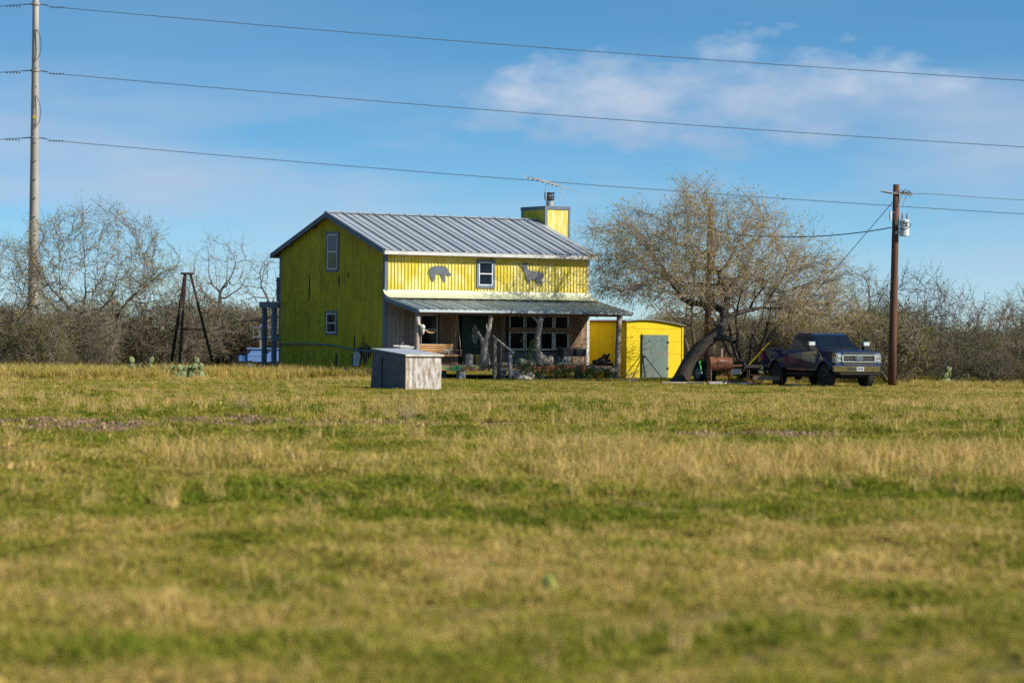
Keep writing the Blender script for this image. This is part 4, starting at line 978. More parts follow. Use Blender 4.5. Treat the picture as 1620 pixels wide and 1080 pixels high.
def dome(rng, n, rx, ry, z0, z1, shell=.55, lo=None):
    u_ = rng.normal(0, 1, (n * 3, 3)); u_ /= np.linalg.norm(u_, axis=1)[:, None]
    rr = (shell + (1 - shell) * rng.random(n * 3)) ** .7
    p = u_ * rr[:, None]; zc, zr = (z0 + z1) / 2, (z1 - z0) / 2
    p = np.stack([p[:, 0] * rx, p[:, 1] * ry, zc + p[:, 2] * zr], 1)
    if lo is not None: p = p[lo(p)]
    return p[:n]

def main_mesquite():
    rng = np.random.default_rng(42)
    Y0 = 112.9; base = P(1076, 606, Y0); base.z = 0
    tp = [P(x, y, Yv) - base for x, y, Yv in ((1072, 612, 112.9), (1080, 592, 112.9), (1092, 569, 112.9), (1108, 550, 112.9), (1126, 535, 113), (1141, 520, 113.2), (1147, 505, 113.7), (1145, 492, 114.2))]
    fix = [.42, .29, .255, .24, .235, .215, .195, .18]
    trunk = [tuple(p) for p in tp]
    left = [tuple(P(x, y, Yv) - base) for x, y, Yv in ((1130, 483, 114.4), (1110, 480, 114.6), (1092, 479, 114.9), (1075, 470, 115.2))]
    right = [tuple(P(x, y, Yv) - base) for x, y, Yv in ((1166, 495, 114), (1186, 490, 114.6), (1208, 486, 115.4))]
    upw = [tuple(P(x, y, Yv) - base) for x, y, Yv in ((1150, 478, 115), (1148, 460, 115.8), (1140, 440, 116.4))]
    stub = [tuple(P(x, y, Yv) - base) for x, y, Yv in ((1146, 534, 112.8), (1163, 541, 112.5))]
    seeds = [(trunk, -1), (left, 7), (right, 6), (upw, 7), (stub, 4)]
    fix = fix + [.16, .14, .115, .085] + [.12, .09, .06] + [.14, .11, .08] + [.12, .11]
    cx, cy = PX(1128, 116.5) - base.x, 4.0
    def rr(p):
        xl = p[:, 0] - cx; return np.hypot(np.where(xl < 0, xl / 5.2, xl / 6.6), (p[:, 1] - cy) / 5.4), xl
    def lo(p):
        r, xl = rr(p)
        top = 2.5 + 5.5 * np.sqrt(np.clip(1 - r ** 2.1, 0, 1)) * np.where(xl > 0, 1 - .05 * xl, 1) + .35 * np.sin(p[:, 0] * 2.3) + .3 * np.sin(p[:, 1] * 1.7 + 1)
        bot = np.where(xl < 0, 3.25 - .02 * xl, 3.1 - .32 * np.clip(xl - 1.2, 0, 9)) + .35 * (1 - r)
        return (r < 1) & (p[:, 2] < top) & (p[:, 2] > bot)
    p = np.stack([cx + rng.uniform(-5.2, 6.6, 20000), cy + rng.uniform(-5.4, 5.4, 20000), rng.uniform(.9, 8.4, 20000)], 1)
    p = p[lo(p)]
    hole = fbm(p[:, 0] * 1.0 + p[:, 2], p[:, 1] + p[:, 2] * .6, 0.9, 2) > -0.45
    p = p[hole]
    r, _ = rr(p); hz = (p[:, 2] - 2.6) / 5.5
    wgt = np.clip(.25 + .75 * np.sqrt(r ** 2 + hz ** 2), 0, 1); p = p[rng.random(len(p)) < wgt][:2500]
    reach = np.stack([rng.uniform(3.1, 5.8, 200), rng.uniform(118.8, 122.6, 200), rng.uniform(4.3, 6.9, 200)], 1) - np.array(base)
    p = np.concatenate([p, reach])
    parts = plant_meshes(42, p, seeds, step=.27, infl=1.5, kill=.38, tip=.0145, fix=fix, trunk_r=.030, tw_n=3, tw_len=1.0, tw_r=.0072, leaf_n=1.3, leaf_s=.048, spread=.30, trop=(0, 0, .12))
    tree_obj('mesquite_tree', 'large leaning mesquite tree with thick bent trunk right of yellow shed', 'tree', tuple(base), parts)
main_mesquite()

def simple_tree(name, label, px, Y, H, R, seed, n=900, z0=None, lean=0., leaf_n=.3, tw=2, stems=1, mats=(None, None, None), tw_len=.85, ry=None, trunkh=None, shell=.4, leaf_s=.05, r0=.16, cat='tree', top_scale=1.0, group=None):
    rng = np.random.default_rng(seed)
    base = Vector((PX(px, Y), Y, 0)); z0 = z0 if z0 is not None else H * .3; th = trunkh or z0 * .95
    attr = dome(rng, n, R, ry or R * .9, z0, H, shell); attr[:, 0] += lean * H * .5
    seeds = []; fix = []
    for s in range(stems):
        a = 6.283 * s / stems + rng.uniform(-.4, .4); sp = 0 if stems == 1 else .12; out = 0 if stems == 1 else R * .28
        k = 6; poly = []
        for i in range(k):
            t = i / (k - 1)
            poly.append((math.cos(a) * (sp + out * t) + lean * th * t + rng.normal(0, .06) * (i > 0), math.sin(a) * (sp + out * t) + rng.normal(0, .06) * (i > 0), -.05 + (th + .05) * t))
            fix.append(r0 * (1.35 if i == 0 else 1 - .25 * t))
        seeds.append((poly, -1))
    parts = plant_meshes(seed, attr, seeds, step=.28, infl=1.8, kill=.46, tip=.0185, fix=fix, tw_n=tw, tw_len=tw_len, tw_r=.009, leaf_n=leaf_n, leaf_s=leaf_s, spread=.32)
    return tree_obj(name, label, cat, tuple(base), parts, mats, group)
dkbark = M('dark_brush_bark', (0.105, 0.088, 0.072), (0.065, 0.055, 0.046), scale=(8, 8, 2), bump=.8)
palebark = M('pale_brush_bark', (0.36, 0.32, 0.275), (0.24, 0.21, 0.18), scale=(8, 8, 2), bump=.5)
simple_tree('mesquite_tree', 'tall bare mesquite on the left with dark spreading limbs beside steel pole', 148, 134, 7.9, 4.3, 101, 1000, 1.9, -.02, 1.6, 2, 3, (dkbark, twig_brown, leaf_m), r0=.17)
simple_tree('mesquite_tree', 'bare mesquite cut off by the left edge of the photo', -8, 131, 6.4, 3.0, 102, 480, 1.8, .0, 1.5, 2, 3, (dkbark, twig_brown, leaf_m), r0=.13)
simple_tree('mesquite_tree', 'low wide bare mesquite between the tall left mesquite and the tripod tower', 232, 138, 5.4, 3.2, 103, 600, 1.2, .06, 1.6, 2, 4, (dkbark, twig_brown, leaf_m), r0=.12)
simple_tree('mesquite_tree', 'sparse crooked mesquite standing behind the rusty tripod tower', 350, 156, 7.4, 2.15, 104, 240, 3.2, -.01, 1.6, 1, 1, (dkbark, twig_grey, leaf_m), r0=.17, trunkh=3.2)
simple_tree('mesquite_tree', 'small sparse mesquite behind the rear deck of the house', 428, 152, 6.0, 1.9, 105, 220, 2.8, 0, .7, 1, 1, (dkbark, twig_grey, leaf_m), r0=.12)
simple_tree('mesquite_tree', 'many-stemmed mesquite fanning up behind the rusty barrel smoker', 1178, 118.4, 4.6, 3.2, 106, 800, 1.7, .02, 1.3, 2, 6, (bark, twig_m, leaf_m), r0=.085, trunkh=1.9, ry=1.7)
simple_tree('mesquite_tree', 'forked dark mesquite close behind the yellow shed', 1104, 129, 5.6, 2.6, 107, 500, 2.2, -.04, 1.0, 2, 3, (dkbark, twig_m, leaf_m), r0=.10)
simple_tree('mesquite_tree', 'bare twisted mesquite behind the dark pickup truck', 1342, 127, 5.3, 2.0, 108, 520, 1.9, .0, .35, 2, 2, (dkbark, twig_grey, leaf_m), r0=.11)
simple_tree('brush_tree', 'pale-stemmed brush tree just right of the utility pole', 1442, 122, 4.9, 2.0, 109, 620, 1.0, .03, .35, 2, 5, (palebark, twig_grey, leaf_brush), r0=.05)
simple_tree('brush_tree', 'grey brush tree with rounded top in the right thicket', 1502, 121, 4.1, 1.9, 110, 560, .8, .0, .5, 2, 5, (palebark, twig_grey, leaf_brush), r0=.045)
simple_tree('brush_tree', 'low green-brown brush tree near the right end of thicket', 1566, 120, 3.3, 1.7, 111, 520, .6, .0, .9, 2, 5, (palebark, twig_grey, leaf_brush), r0=.045)
simple_tree('mesquite_tree', 'dark-limbed mesquite at the right edge of the photo', 1636, 126, 4.3, 1.9, 112, 520, 1.3, .0, .5, 2, 3, (dkbark, twig_grey, leaf_brush), r0=.07)

def brush():
    coll = source_collection('brush_source')
    for k in range(7):
        rng = np.random.default_rng(200 + k); H = 3.2
        attr = dome(rng, 330, 1.7, 1.7, .25, H, .35)
        seeds = []
        for s in range(5):
            a = 1.2566 * s + rng.uniform(-.3, .3)
            seeds.append(([(.12 * math.cos(a), .12 * math.sin(a), -.05), (.22 * math.cos(a), .22 * math.sin(a), .2), (.4 * math.cos(a), .4 * math.sin(a), .5)], -1))
        (v1, f1), (Vt, ft), (Vl, fl) = plant_meshes(200 + k, attr, seeds, step=.26, infl=1.6, kill=.38, tip=.011, trunk_r=.05, tw_n=4, tw_len=.7, tw_r=.0095, leaf_n=(.35, .5, .4, .9, 1.0, 1.9, 2.3)[k], leaf_s=.055, spread=.45)
        n1 = len(v1); V = (np.concatenate([np.array(v1).reshape(-1, 3), Vt, Vl]) if n1 else np.concatenate([Vt, Vl]))
        fs = list(f1); wood = 0
        for q in ft: fs += [tuple(i + n1 for i in f) for f in (q.tolist() if hasattr(q, 'tolist') else q)]
        wood = len(fs); off = n1 + len(Vt)
        fs += [tuple(i + off for i in f) for f in fl.tolist()]
        me = bpy.data.meshes.new('brush'); me.from_pydata(V.tolist(), [], fs); me.update()
        me.materials.append(twig_grey); me.materials.append(leaf_brush)
        mi = np.zeros(len(fs), np.int32); mi[wood:] = 1; me.polygons.foreach_set('material_index', mi)
        put_source(coll, 'brush_%d' % k, me)
    def belt(name, label, xs, ys, sc_):
        n = len(xs)
        rot = np.stack([np.zeros(n), np.zeros(n), RNG.uniform(0, 6.28, n)], 1)
        scatter(name, np.stack([xs, ys, np.zeros(n)], 1), rot, np.stack([sc_ * RNG.uniform(.9, 1.3, n), sc_ * RNG.uniform(.9, 1.3, n), sc_], 1), np.where(sc_ < .72, RNG.integers(3, 7, n), RNG.integers(0, 6, n)), np.zeros(n), coll, label, 'brush')
    n = 230; x = RNG.uniform(-46, -13.4, n); y = np.where(x > -15.3, 143, np.where(x > -17.8, 129.5, 119.5)) + RNG.random(n) ** 1.3 * 36
    belt('left_brush', 'grey-brown thorn brush thicket left of the house', x, y, (.32 + .9 * RNG.random(n) ** 2.2) * np.where(y < 128, .72, .95))
    n = 70; x = RNG.uniform(-14.5, -9.5, n); y = RNG.uniform(143, 172, n)
    belt('rear_brush', 'pale low brush seen behind the rear deck', x, y, RNG.uniform(.7, 1.05, n))
    n = 190; x = RNG.uniform(14.9, 46, n); y = 114.5 + RNG.random(n) ** 1.3 * 34
    belt('right_brush', 'dense grey thorn brush thicket on the right behind the truck', x, y, (.40 + .85 * RNG.random(n) ** 1.7) * np.where(x < 18, 1.15, .92) * np.where(y < 119, .85, 1))
    n = 110; x = RNG.uniform(4.6, 17.5, n); y = RNG.uniform(129.5, 160, n)
    belt('middle_brush', 'brush thicket between the shed and truck in back', x, y, RNG.uniform(.6, .95, n) * np.where(x < 7.5, .72, 1.0))
    n = 320; x = RNG.uniform(-120, 120, n); y = RNG.uniform(172, 300, n)
    belt('far_brush', 'far low brush line along the horizon behind everything', x, y, RNG.uniform(.6, .85, n))
brush()

def prickly_pear(label, x, y, n, h, seed, group=None, mat=None):
    rg = random.Random(seed); z = float(ground(np.array(x), np.array(y)))
    e = empty('prickly_pear', (x, y, z), rg.uniform(-.3, .3), label, 'cactus', group)
    pads = []
    def pad(base, dirv, s, face):
        d = Vector(dirv).normalized(); a = Vector((math.cos(face), math.sin(face), 0)); a = (a - d * a.dot(d)).normalized(); b = d.cross(a)
        vs = []; fs = []; nn, mm = 10, 5
        vs.append(Vector(base))
        for j in range(1, mm):
            t = j / mm; w = math.sin(math.pi * t ** .85) ** .7 * .33 * s
            for k in range(nn):
                q = 6.2832 * k / nn; vs.append(Vector(base) + d * (t * s) + a * (w * math.cos(q)) + b * (w * .10 * math.sin(q) + .005 * math.sin(q)))
        vs.append(Vector(base) + d * s)
        for k in range(nn): fs.append((0, 1 + (k+1) % nn, 1 + k))
        for j in range(mm - 2):
            for k in range(nn): fs.append((1 + j*nn + k, 1 + j*nn + (k+1) % nn, 1 + (j+1)*nn + (k+1) % nn, 1 + (j+1)*nn + k))
        last = len(vs) - 1
        for k in range(nn): fs.append((1 + (mm-2)*nn + k, 1 + (mm-2)*nn + (k+1) % nn, last))
        MB().add(vs, fs).build('pad', mat or cactus_m, e, smooth=True); pads.append((Vector(base) + d * s * .92, d, s))
    k0 = max(1, int(n * .4))
    for i in range(k0): pad((rg.uniform(-.6, .6) * (n > 3), rg.uniform(-.2, .2) * (n > 3), -.02), (rg.uniform(-.3, .3), rg.uniform(-.2, .2), 1), h * rg.uniform(.9, 1.1), rg.uniform(-.6, .6))
    while len(pads) < n:
        b, d, s = rg.choice(pads[:max(k0, len(pads) // 2 + 1)])
        pad(b, (d.x + rg.uniform(-.9, .9), d.y + rg.uniform(-.4, .4), abs(d.z) * .8 + .15), h * rg.uniform(.75, 1.0), rg.uniform(-.7, .7))
def cacti():
    prickly_pear('many-padded prickly pear left of the tripod legs', PX(224, 115.2), 115.2, 24, .36, 1)
    prickly_pear('prickly pear growing beside the right tripod leg', PX(300, 115), 115, 26, .36, 2)
    prickly_pear('small prickly pear between the two large ones in front of brush', PX(264, 115.4), 115.4, 10, .32, 3)
    prickly_pear('prickly pear at the foot of the right brush thicket', PX(1515, 112.5), 112.5, 14, .34, 4)
    def at(px, py): 
        q = P(px, py, 1.0); dz = (q.z - HC); t = -HC / dz; return q.x * t, t
    for px, py, n, h, s, lab in ((868, 944, 1, .19, 11, 'single pale green cactus pad blurred in the foreground'),
                                 (661, 842, 1, .10, 12, 'small dark cactus pad in the grass left of centre'),
                                 (1150, 858, 2, .09, 13, 'low dark cactus pads in the grass right of centre'),
                                 (909, 697, 1, .13, 14, 'dark cactus pad in green grass below the porch'),
                                 (1240, 664, 2, .14, 15, 'pale cactus pads in the grass below the truck'),
                                 (976, 776, 1, .08, 16, 'tiny dark cactus pad at the edge of straw grass'),
                                 (678, 702, 2, .11, 17, 'green cactus pads in the field beyond the straw grass'),
                                 (1296, 728, 1, .09, 18, 'tiny cactus pad right of the straw grass band'),
                                 (348, 648, 2, .16, 19, 'pale cactus pads in the grass on the left field')):
        x, y = at(px, py); prickly_pear(lab, x, y, n, h, s, mat=M('young_pad', (0.40, 0.50, 0.10), (0.32, 0.42, 0.08), scale=(8, 8, 8), rough=.6, c3=(0.20, 0.24, 0.06), scale3=(40, 40, 40)) if 'pale' in lab else None)
cacti()

def porch_plants():
    # leafy sapling by the steps
    rng = np.random.default_rng(77)
    def leafy(name, label, x, y, h, r, n, seed, ls=.07, stems=4, cat='plant'):
        rg = np.random.default_rng(seed); e = empty(name, tuple(hp(x, y, 0)), HT, label, cat)
        st = MB(); pts = []
        for s in range(stems):
            a = rg.uniform(0, 6.28); q = [Vector((0, 0, -.03))]; k = 7; hh = h * rg.uniform(.6, 1.0) if s else h
            for i in range(1, k + 1):
                t = i / k; q.append(Vector((math.cos(a) * r * t * (.35 if s == 0 else 1) + rg.normal(0, .03), math.sin(a) * r * t * (.35 if s == 0 else 1) + rg.normal(0, .03), hh * t)))
            st.tube(q, [.014 - .0015 * i for i in range(k + 1)], 5)
            for _ in range(n // stems):
                t = rg.uniform(.15, 1) * k; i = min(int(t), k - 1); p = q[i].lerp(q[i + 1], t - i); pts.append(np.array(p) + rg.normal(0, .07 + .05 * (1 - t / k), 3))
        s_ = st.build('stem', M('green_stem', (0.14, 0.13, 0.06)), e)
        V, f = leaves(rg, np.array(pts), ls); link('foliage', npmesh('foliage', V, [f]), leaf_green, e)
    leafy('leafy_sapling', 'tall light green leafy sapling beside the porch steps', 4.85, -3.45, 1.85, .45, 380, 1, .075, 5)
    spots = ((5.7, .55, .4, 'low dark green shrub at the foot of the red board'), (6.5, .75, .5, 'leafy weed growing in front of crooked log post'),
             (7.3, .95, .45, 'tall leafy weed in front of the black wash tub'), (8.05, .6, .4, 'dark green shrub before the red porch board end'),
             (8.8, .5, .45, 'low shrub under the side platform of porch'), (9.35, .45, .35, 'small shrub near the right log post'))
    for i, (x, h, r, lab) in enumerate(spots):
        leafy('porch_shrub', lab, x, -3.0 - .15 * (i % 2), h, r, 330, 20 + i, .06, 7, 'shrub')
    # dry bare weeds in the field
    for i, (px, py, h, lab) in enumerate(((645, 668, .55, 'bare dry twiggy weed in the field before the box'), (385, 650, .4, 'low bare weed on the left side of field'),
                                          (1000, 606, .5, 'bare dry weed in front of the yellow shed'))):
        q = P(px, py, 1.0); t = -HC / (q.z - HC); rg = np.random.default_rng(300 + i)
        n = 46; bs = np.zeros((n, 3)); d = rg.normal(0, .7, (n, 3)); d[:, 2] = np.abs(d[:, 2]) + .6
        V, qd, tr, p1, p2 = twigs(rg, bs, d / np.linalg.norm(d, axis=1)[:, None], h, .004, .3); V2, q2, t2, _, _ = twigs(rg, np.concatenate([p1, p2]), np.concatenate([d, d]), h * .4, .003, .6)
        e = empty('dry_weed', (q.x * t, t, float(ground(np.array(q.x * t), np.array(t)))), 0, lab, 'weed')
        link('stems', npmesh('stems', np.concatenate([V, V2]), [qd, tr, q2 + len(V), t2 + len(V)]), twig_m, e)
porch_plants()
# ------------------------------------------------------------------ sheds, boxes and yard things
def shed():
    Y = 123.5; c = P(991, 600, Y); c.z = 0; a = math.radians(22)
    s = empty('yellow_shed', tuple(c), a, 'bright yellow tin shed with peeling green door and curved roof', 'shed')
    W, D, hl, hr, pk = 2.72, 4.6, 2.50, 2.34, 2.66
    def top(x): 
        t = x / W; return hl + (hr - hl) * t + .13 * math.sin(math.pi * min(1, t ** .85)) 
    pts = [(W * i / 12, top(W * i / 12)) for i in range(13)]
    body = MB().prism([(0, .0), (W, .0)] + pts[::-1], lambda x, z: (x, .0, z), lambda x, z: (x, D, z)).build('shed_walls', yellow_shed, s)
    # sheet seams on front and side
    for i in range(1, 3): MB().box(-.012, -.001, D * i / 3 - .03, D * i / 3 + .03, .05, hl - .04).build('seam_strip', yellow_shed, body)
    MB().box(-.03, .05, -.03, .05, .0, hl + .0).build('corner_strip', yellow_shed, body, .01)
    MB().box(W - .05, W + .03, -.03, .05, .0, hr).build('corner_strip', yellow_shed, body, .01)
    for z in (.55, 1.1, 1.65, 2.2): MB().box(.06, W - .06, -.010, -.001, z, z + .018).build('lap_seam', yellow_shed, body)
    # roof sheet following the curve
    r = MB(); vs = []
    for x, z in [(-.10, hl + .01)] + pts + [(W + .10, hr - .01)]:
        vs += [(x, -.12, z + .035), (x, D + .1, z + .035), (x, -.12, z + .012), (x, D + .1, z + .012)]
    n = len(vs) // 4
    fs = []
    for i in range(n - 1):
        b, e = 4 * i, 4 * i + 4; fs += [(b, e, e + 1, b + 1), (b + 2, b + 3, e + 3, e + 2), (b, b + 2, e + 2, e), (b + 1, e + 1, e + 3, b + 3)]
    fs += [(0, 1, 3, 2), (4 * n - 4, 4 * n - 2, 4 * n - 1, 4 * n - 3)]
    r.add(vs, fs).build('roof_sheet', galv, s)
    MB().box(-.13, -.10, -.1, D, hl - .03, hl + .05).build('roof_edge', M('rust_red_edge', (0.30, 0.08, 0.06)), s)
    d = MB().box(.74, 2.0, -.055, -.012, .05, 1.93).build('shed_door', greenpaint, s, .006)
    MB().box(.70, .738, -.05, -.004, .03, 1.95).build('door_gap', darkgap, s)
    MB().box(.78, .86, -.09, -.056, .95, 1.05).build('latch', galv, d)
    for z in (.4, 1.55): MB().box(1.92, 2.02, -.07, -.056, z, z + .09).build('hinge', rust_dark, d)
    for x0, x1 in ((.72, .02), (.80, 1.50)):
        MB().tube([(x0, -.10, 1.02), (x1, -.55, .0)], .022, 7).build('prop_bar', rust_dark, s)
shed()

def wooden_box():
    # plywood well cover in front of the house
    Y = 95.0; a = math.radians(37)
    c = P(641, 617, Y); c.z = 0
    b = empty('plywood_box', tuple(c), a, 'large plywood well box with peeling white front and metal lid', 'box')
    W, D = 1.50, 2.10; hf, hb = 1.18, 1.36
    MB().box(.02, W - .0, .0, .03, .0, hf).build('front_panel', peel_white, b, .004)
    MB().prism([(.032, -.02), (D, -.02), (D - .16, hb), (.032, hf)], lambda y, z: (.0, y, z), lambda y, z: (.03, y, z)).build('side_panel', ply_grey, b)
    MB().prism([(.032, -.02), (D - .16, -.02), (D - .16, hb), (.032, hf)], lambda y, z: (W - .04, y, z), lambda y, z: (W - .01, y, z)).build('side_panel', ply_grey, b)
    MB().box(.03, W - .04, D - .19, D - .165, -.02, hb - .01).build('back_panel', ply_grey, b)
    l_ = MB().prism([(-.06, hf + .012), (D - .10, hb + .016), (D - .10, hb + .036), (-.06, hf + .034)], lambda y, z: (-.05, y, z), lambda y, z: (W + .04, y, z)).build('lid', lidm, b)
    MB().box(-.05, W + .04, -.085, -.062, hf - .035, hf + .036).build('lid_edge', M('lid_edge_wood', (0.62, 0.56, 0.46), (0.42, 0.36, 0.28), scale=(3, 9, 9)), l_)
    MB().box(-.03, -.002, 1.36, 1.40, .02, hf - .06).build('rusty_strip', rust_dark, b)
    MB().box(.004, .05, -.012, -.001, .0, hf - .04).build('corner_batten', M('batten', (0.5, 0.40, 0.28), (0.3, 0.22, 0.15), scale=(6, 6, 2)), b)
wooden_box()

def smoker():
    Y = 112.0; c = P(1139, 604, Y); c.z = 0
    s = empty('barrel_smoker', tuple(c), math.radians(12), 'rusty barrel smoker grill on pipe legs under the mesquite', 'grill')
    R = .27; zc = .80
    b = MB().lathe([(.02, -.47), (R, -.46), (R, .46), (.02, .47)], 24, (0, 0, zc), 'x').build('barrel', rust, s)
    for x in (-.46, -.15, .16, .455): MB().lathe([(R + .003, x - .012), (R + .013, x), (R + .003, x + .012)], 24, (0, 0, zc), 'x').build('barrel_rib', rust, b)
    MB().box(-.40, .40, -R - .006, -R + .02, zc - .012, zc + .002).build('lid_gap', darkgap, b)
    MB().tube([(-.12, -R * .8, zc + .12), (-.12, -R - .08, zc + .13), (.18, -R - .08, zc + .13), (.18, -R * .8, zc + .12)], .014, 6).build('handle', galv, b)
    MB().tube([(.05, .02, zc + R - .05), (.05, .02, zc + R + .32)], .055, 12).build('chimney_pipe', M('pale_rust_pipe', (0.42, 0.28, 0.22), (0.26, 0.16, 0.12)), b)
    for x, y, dx in ((-.42, -.16, -.02), (.40, -.16, .06), (-.42, .16, -.02), (.40, .16, .06)):
        MB().tube([(x, y, zc - .2), (x + dx, y * 1.4, -.03)], .03, 7).build('leg', rust, s)
    MB().tube([(-.25, -.22, .02), (.05, -.22, .42)], .022, 6).build('brace', rust, s)
    MB().tube([(.08, -.24, .36), (.36, -.26, .02)], .025, 6).build('brace', rust, s)
    MB().tube([(.46, 0, zc - .08), (.90, 0, zc - .07)], .035, 8).build('side_bar', rust, s)
smoker()

def wheel(parent, x, y, r=.42, w=.28, rimm=None, name='wheel'):
    e = MB().lathe([(r * .55, -w * .40), (r * .80, -w * .5), (r * .95, -w * .46), (r, -w * .30), (r, w * .30), (r * .95, w * .46), (r * .80, w * .5), (r * .55, w * .40)], 28, (0, 0, 0), 'y').build(name, M('tyre_rubber', (0.018, 0.018, 0.018), (0.03, 0.028, 0.026), rough=.85, bump=.3), parent)
    e.location = (x, y, r)
    rm = rimm or blackm; sgn = -1 if y < 0 else 1
    MB().lathe([(r * .56, sgn * w * .20), (r * .58, sgn * w * .42), (r * .52, sgn * w * .44), (r * .50, sgn * w * .24), (.02, sgn * w * .22)], 24, (0, 0, 0), 'y').build('rim', rm, e)
    for k in range(6):
        t = 6.2832 * k / 6; MB().beam((.06 * math.cos(t), sgn * w * .34, .06 * math.sin(t)), (r * .53 * math.cos(t), sgn * w * .36, r * .53 * math.sin(t)), .05, .03, (0, 1, 0)).build('spoke', rm, e)
    MB().lathe([(.07, sgn * w * .26), (.065, sgn * w * .46), (.02, sgn * w * .47)], 14, (0, 0, 0), 'y').build('hub', rm, e)
    return e

def trailer():
    hx, hy = .46, -.888; ang = math.atan2(hy, hx); c = Vector((9.28, 116.05, 0))
    t = empty('flatbed_trailer', tuple(c), ang, 'black flatbed trailer hitched behind the pickup truck', 'trailer')
    fr = MB().box(-2.6, 2.2, -.95, .95, .62, .74)
    fr.build('deck', blackm, t)
    for s in (-1, 1): MB().box(-2.6, 2.2, s * .95 - .04, s * .95 + .04, .60, .86).build('side_rail', blackm, t)
    for s in (-1, 1):
        for x in (-2.5, -1.3, -.1, 1.1, 2.1): MB().box(x, x + .06, s * .99 - .03, s * .99 + .03, .50, .62).build('stake_pocket', blackm, t)
    MB().beam((2.1, -.8, .60), (3.35, -.05, .56), .09, .10).beam((2.1, .8, .60), (3.35, .05, .56), .09, .10).beam((2.2, 0, .57), (3.55, 0, .57), .08, .08).build('tongue', blackm, t)
    MB().tube([(2.9, .12, -.02), (2.9, .12, 1.0)], .035, 8).build('jack', galv, t)
    for s in (-1, 1):
        for x in (-1.15, -.28): wheel(t, x, s * 1.08, .36, .20, galv)
        MB().add([(-1.62, s*.97, .40), (-1.52, s*.97, .80), (.1, s*.97, .80), (.2, s*.97, .40), (-1.62, s*1.2, .40), (-1.52, s*1.2, .80), (.1, s*1.2, .80), (.2, s*1.2, .40)], [(0, 1, 5, 4), (1, 2, 6, 5), (2, 3, 7, 6)]).build('mudguard', blackm, t)
    MB().box(1.15, 2.0, -1.01, -.995, .36, .58).build('white_plate', porcelain, t)
    MB().box(-2.62, -2.60, -.9, -.78, .62, .72).build('tail_lamp', M('red_lens', (0.45, 0.02, 0.02), rough=.2), t)
    s = empty('ratchet_strap', tuple(c + Vector((-.9, -.75, 0))), ang, 'bright green ratchet strap hanging over the trailer wheel', 'strap')
    MB().tube([(-.9, -.2, .84), (-.75, -.33, .82), (-.6, -.36, .6), (-.52, -.37, .42)], .035, 6).build('webbing', M('green_webbing', (0.08, 0.62, 0.10), (0.06, 0.5, 0.08), rough=.6), s)
    MB().box(-.58, -.46, -.40, -.34, .34, .44).build('buckle', galv, s)
trailer()

def bench_and_scrap():
    c = P(1210, 604, 109.2); c.z = 0
    b = empty('plank_bench', tuple(c), math.radians(-4), 'rough plank laid across two rusty metal chair frames', 'bench')
    MB().box(-.46, .58, -.12, .14, .22, .37).build('plank', plankm, b, .01)
    for x in (-.62, .32):
        f = MB()
        f.tube([(x, -.12, 0), (x + .02, -.1, .62)], .013, 6).tube([(x + .36, -.12, 0), (x + .34, -.1, .42)], .013, 6).tube([(x + .01, -.12, .40), (x + .35, -.12, .42)], .016, 6)
        f.tube([(x, -.12, .18), (x + .36, -.12, .18)], .012, 6).tube([(x, .2, 0), (x + .02, .18, .62)], .013, 6).tube([(x + .36, .2, 0), (x + .34, .18, .42)], .013, 6).tube([(x + .02, -.1, .6), (x + .02, .18, .6)], .012, 6)
        f.build('chair_frame', rust, b)
    dark = MB(); 
    rg = random.Random(31)
    wood1 = M('pale_scrap_wood', (0.55, 0.46, 0.34), (0.36, 0.29, 0.21), scale=(2, 9, 9), rnd=.25)
    items = (('scrap_board', 1072, 607, 1.3, .14, .06, 5, wood1, 'long pale board at the foot of the mesquite trunk', 'board'),
             ('scrap_board', 1098, 609, .7, .12, .05, -12, wood1, 'pale board on grass right of the mesquite trunk', 'board'),
             ('white_panel', 1140, 604, .85, .45, .05, 3, porcelain, 'flat white panel lying under the barrel smoker', 'panel'),
             ('scrap_board', 1136, 610, .6, .08, .05, -50, M('white_scrap', (0.72, 0.70, 0.66)), 'short white slat in front of the barrel smoker', 'board'),
             ('scrap_board', 1128, 612, .5, .10, .05, 8, wood1, 'short tan board in grass before the smoker', 'board'),
             ('scrap_board', 1166, 608, .75, .10, .05, -14, wood1, 'tan board to the right of smoker legs', 'board'),
             ('scrap_board', 1178, 610, .5, .12, .04, 10, M('white_scrap', (0.72, 0.70, 0.66)), 'whitish board left of the plank bench', 'board'),
             ('scrap_board', 1247, 615, .5, .13, .06, -6, wood1, 'short pale board in the grass beside truck', 'board'),
             ('scrap_board', 1156, 605, .7, .09, .07, 30, rust, 'rust-brown board end behind the smoker leg', 'board'))
    for nm, px, py, l, w, h, an, m_, lab, cat in items:
        q = P(px, py, 110.8); o = MB().box(-l/2, l/2, -w/2, w/2, 0, h).build(nm, m_, None, .005)
        o.location = (q.x, 110.8 - (py - 606) * .35, .03 + rg.uniform(0, .03)); o.rotation_euler = (rg.uniform(-.15, .15), rg.uniform(-.05, .08), math.radians(an)); tag(o, lab, cat)
    a, d = P(1188, 573, 116.0), P(1216, 542, 116.0)
    dirv = (d - a).normalized(); g = a - dirv * (a.z / dirv.z)
    o = empty('yellow_pole', (g.x, g.y, 0), 0, 'slanting yellow pole behind the trailer left of truck', 'pole')
    MB().tube([(0, 0, 0), tuple(d - g)], .03, 8).build('shaft', M('yellow_pole_paint', (0.72, 0.50, 0.01)), o); MB().lathe([(.04, 0), (.04, .05)], 8).build('foot', blackm, o)
bench_and_scrap()

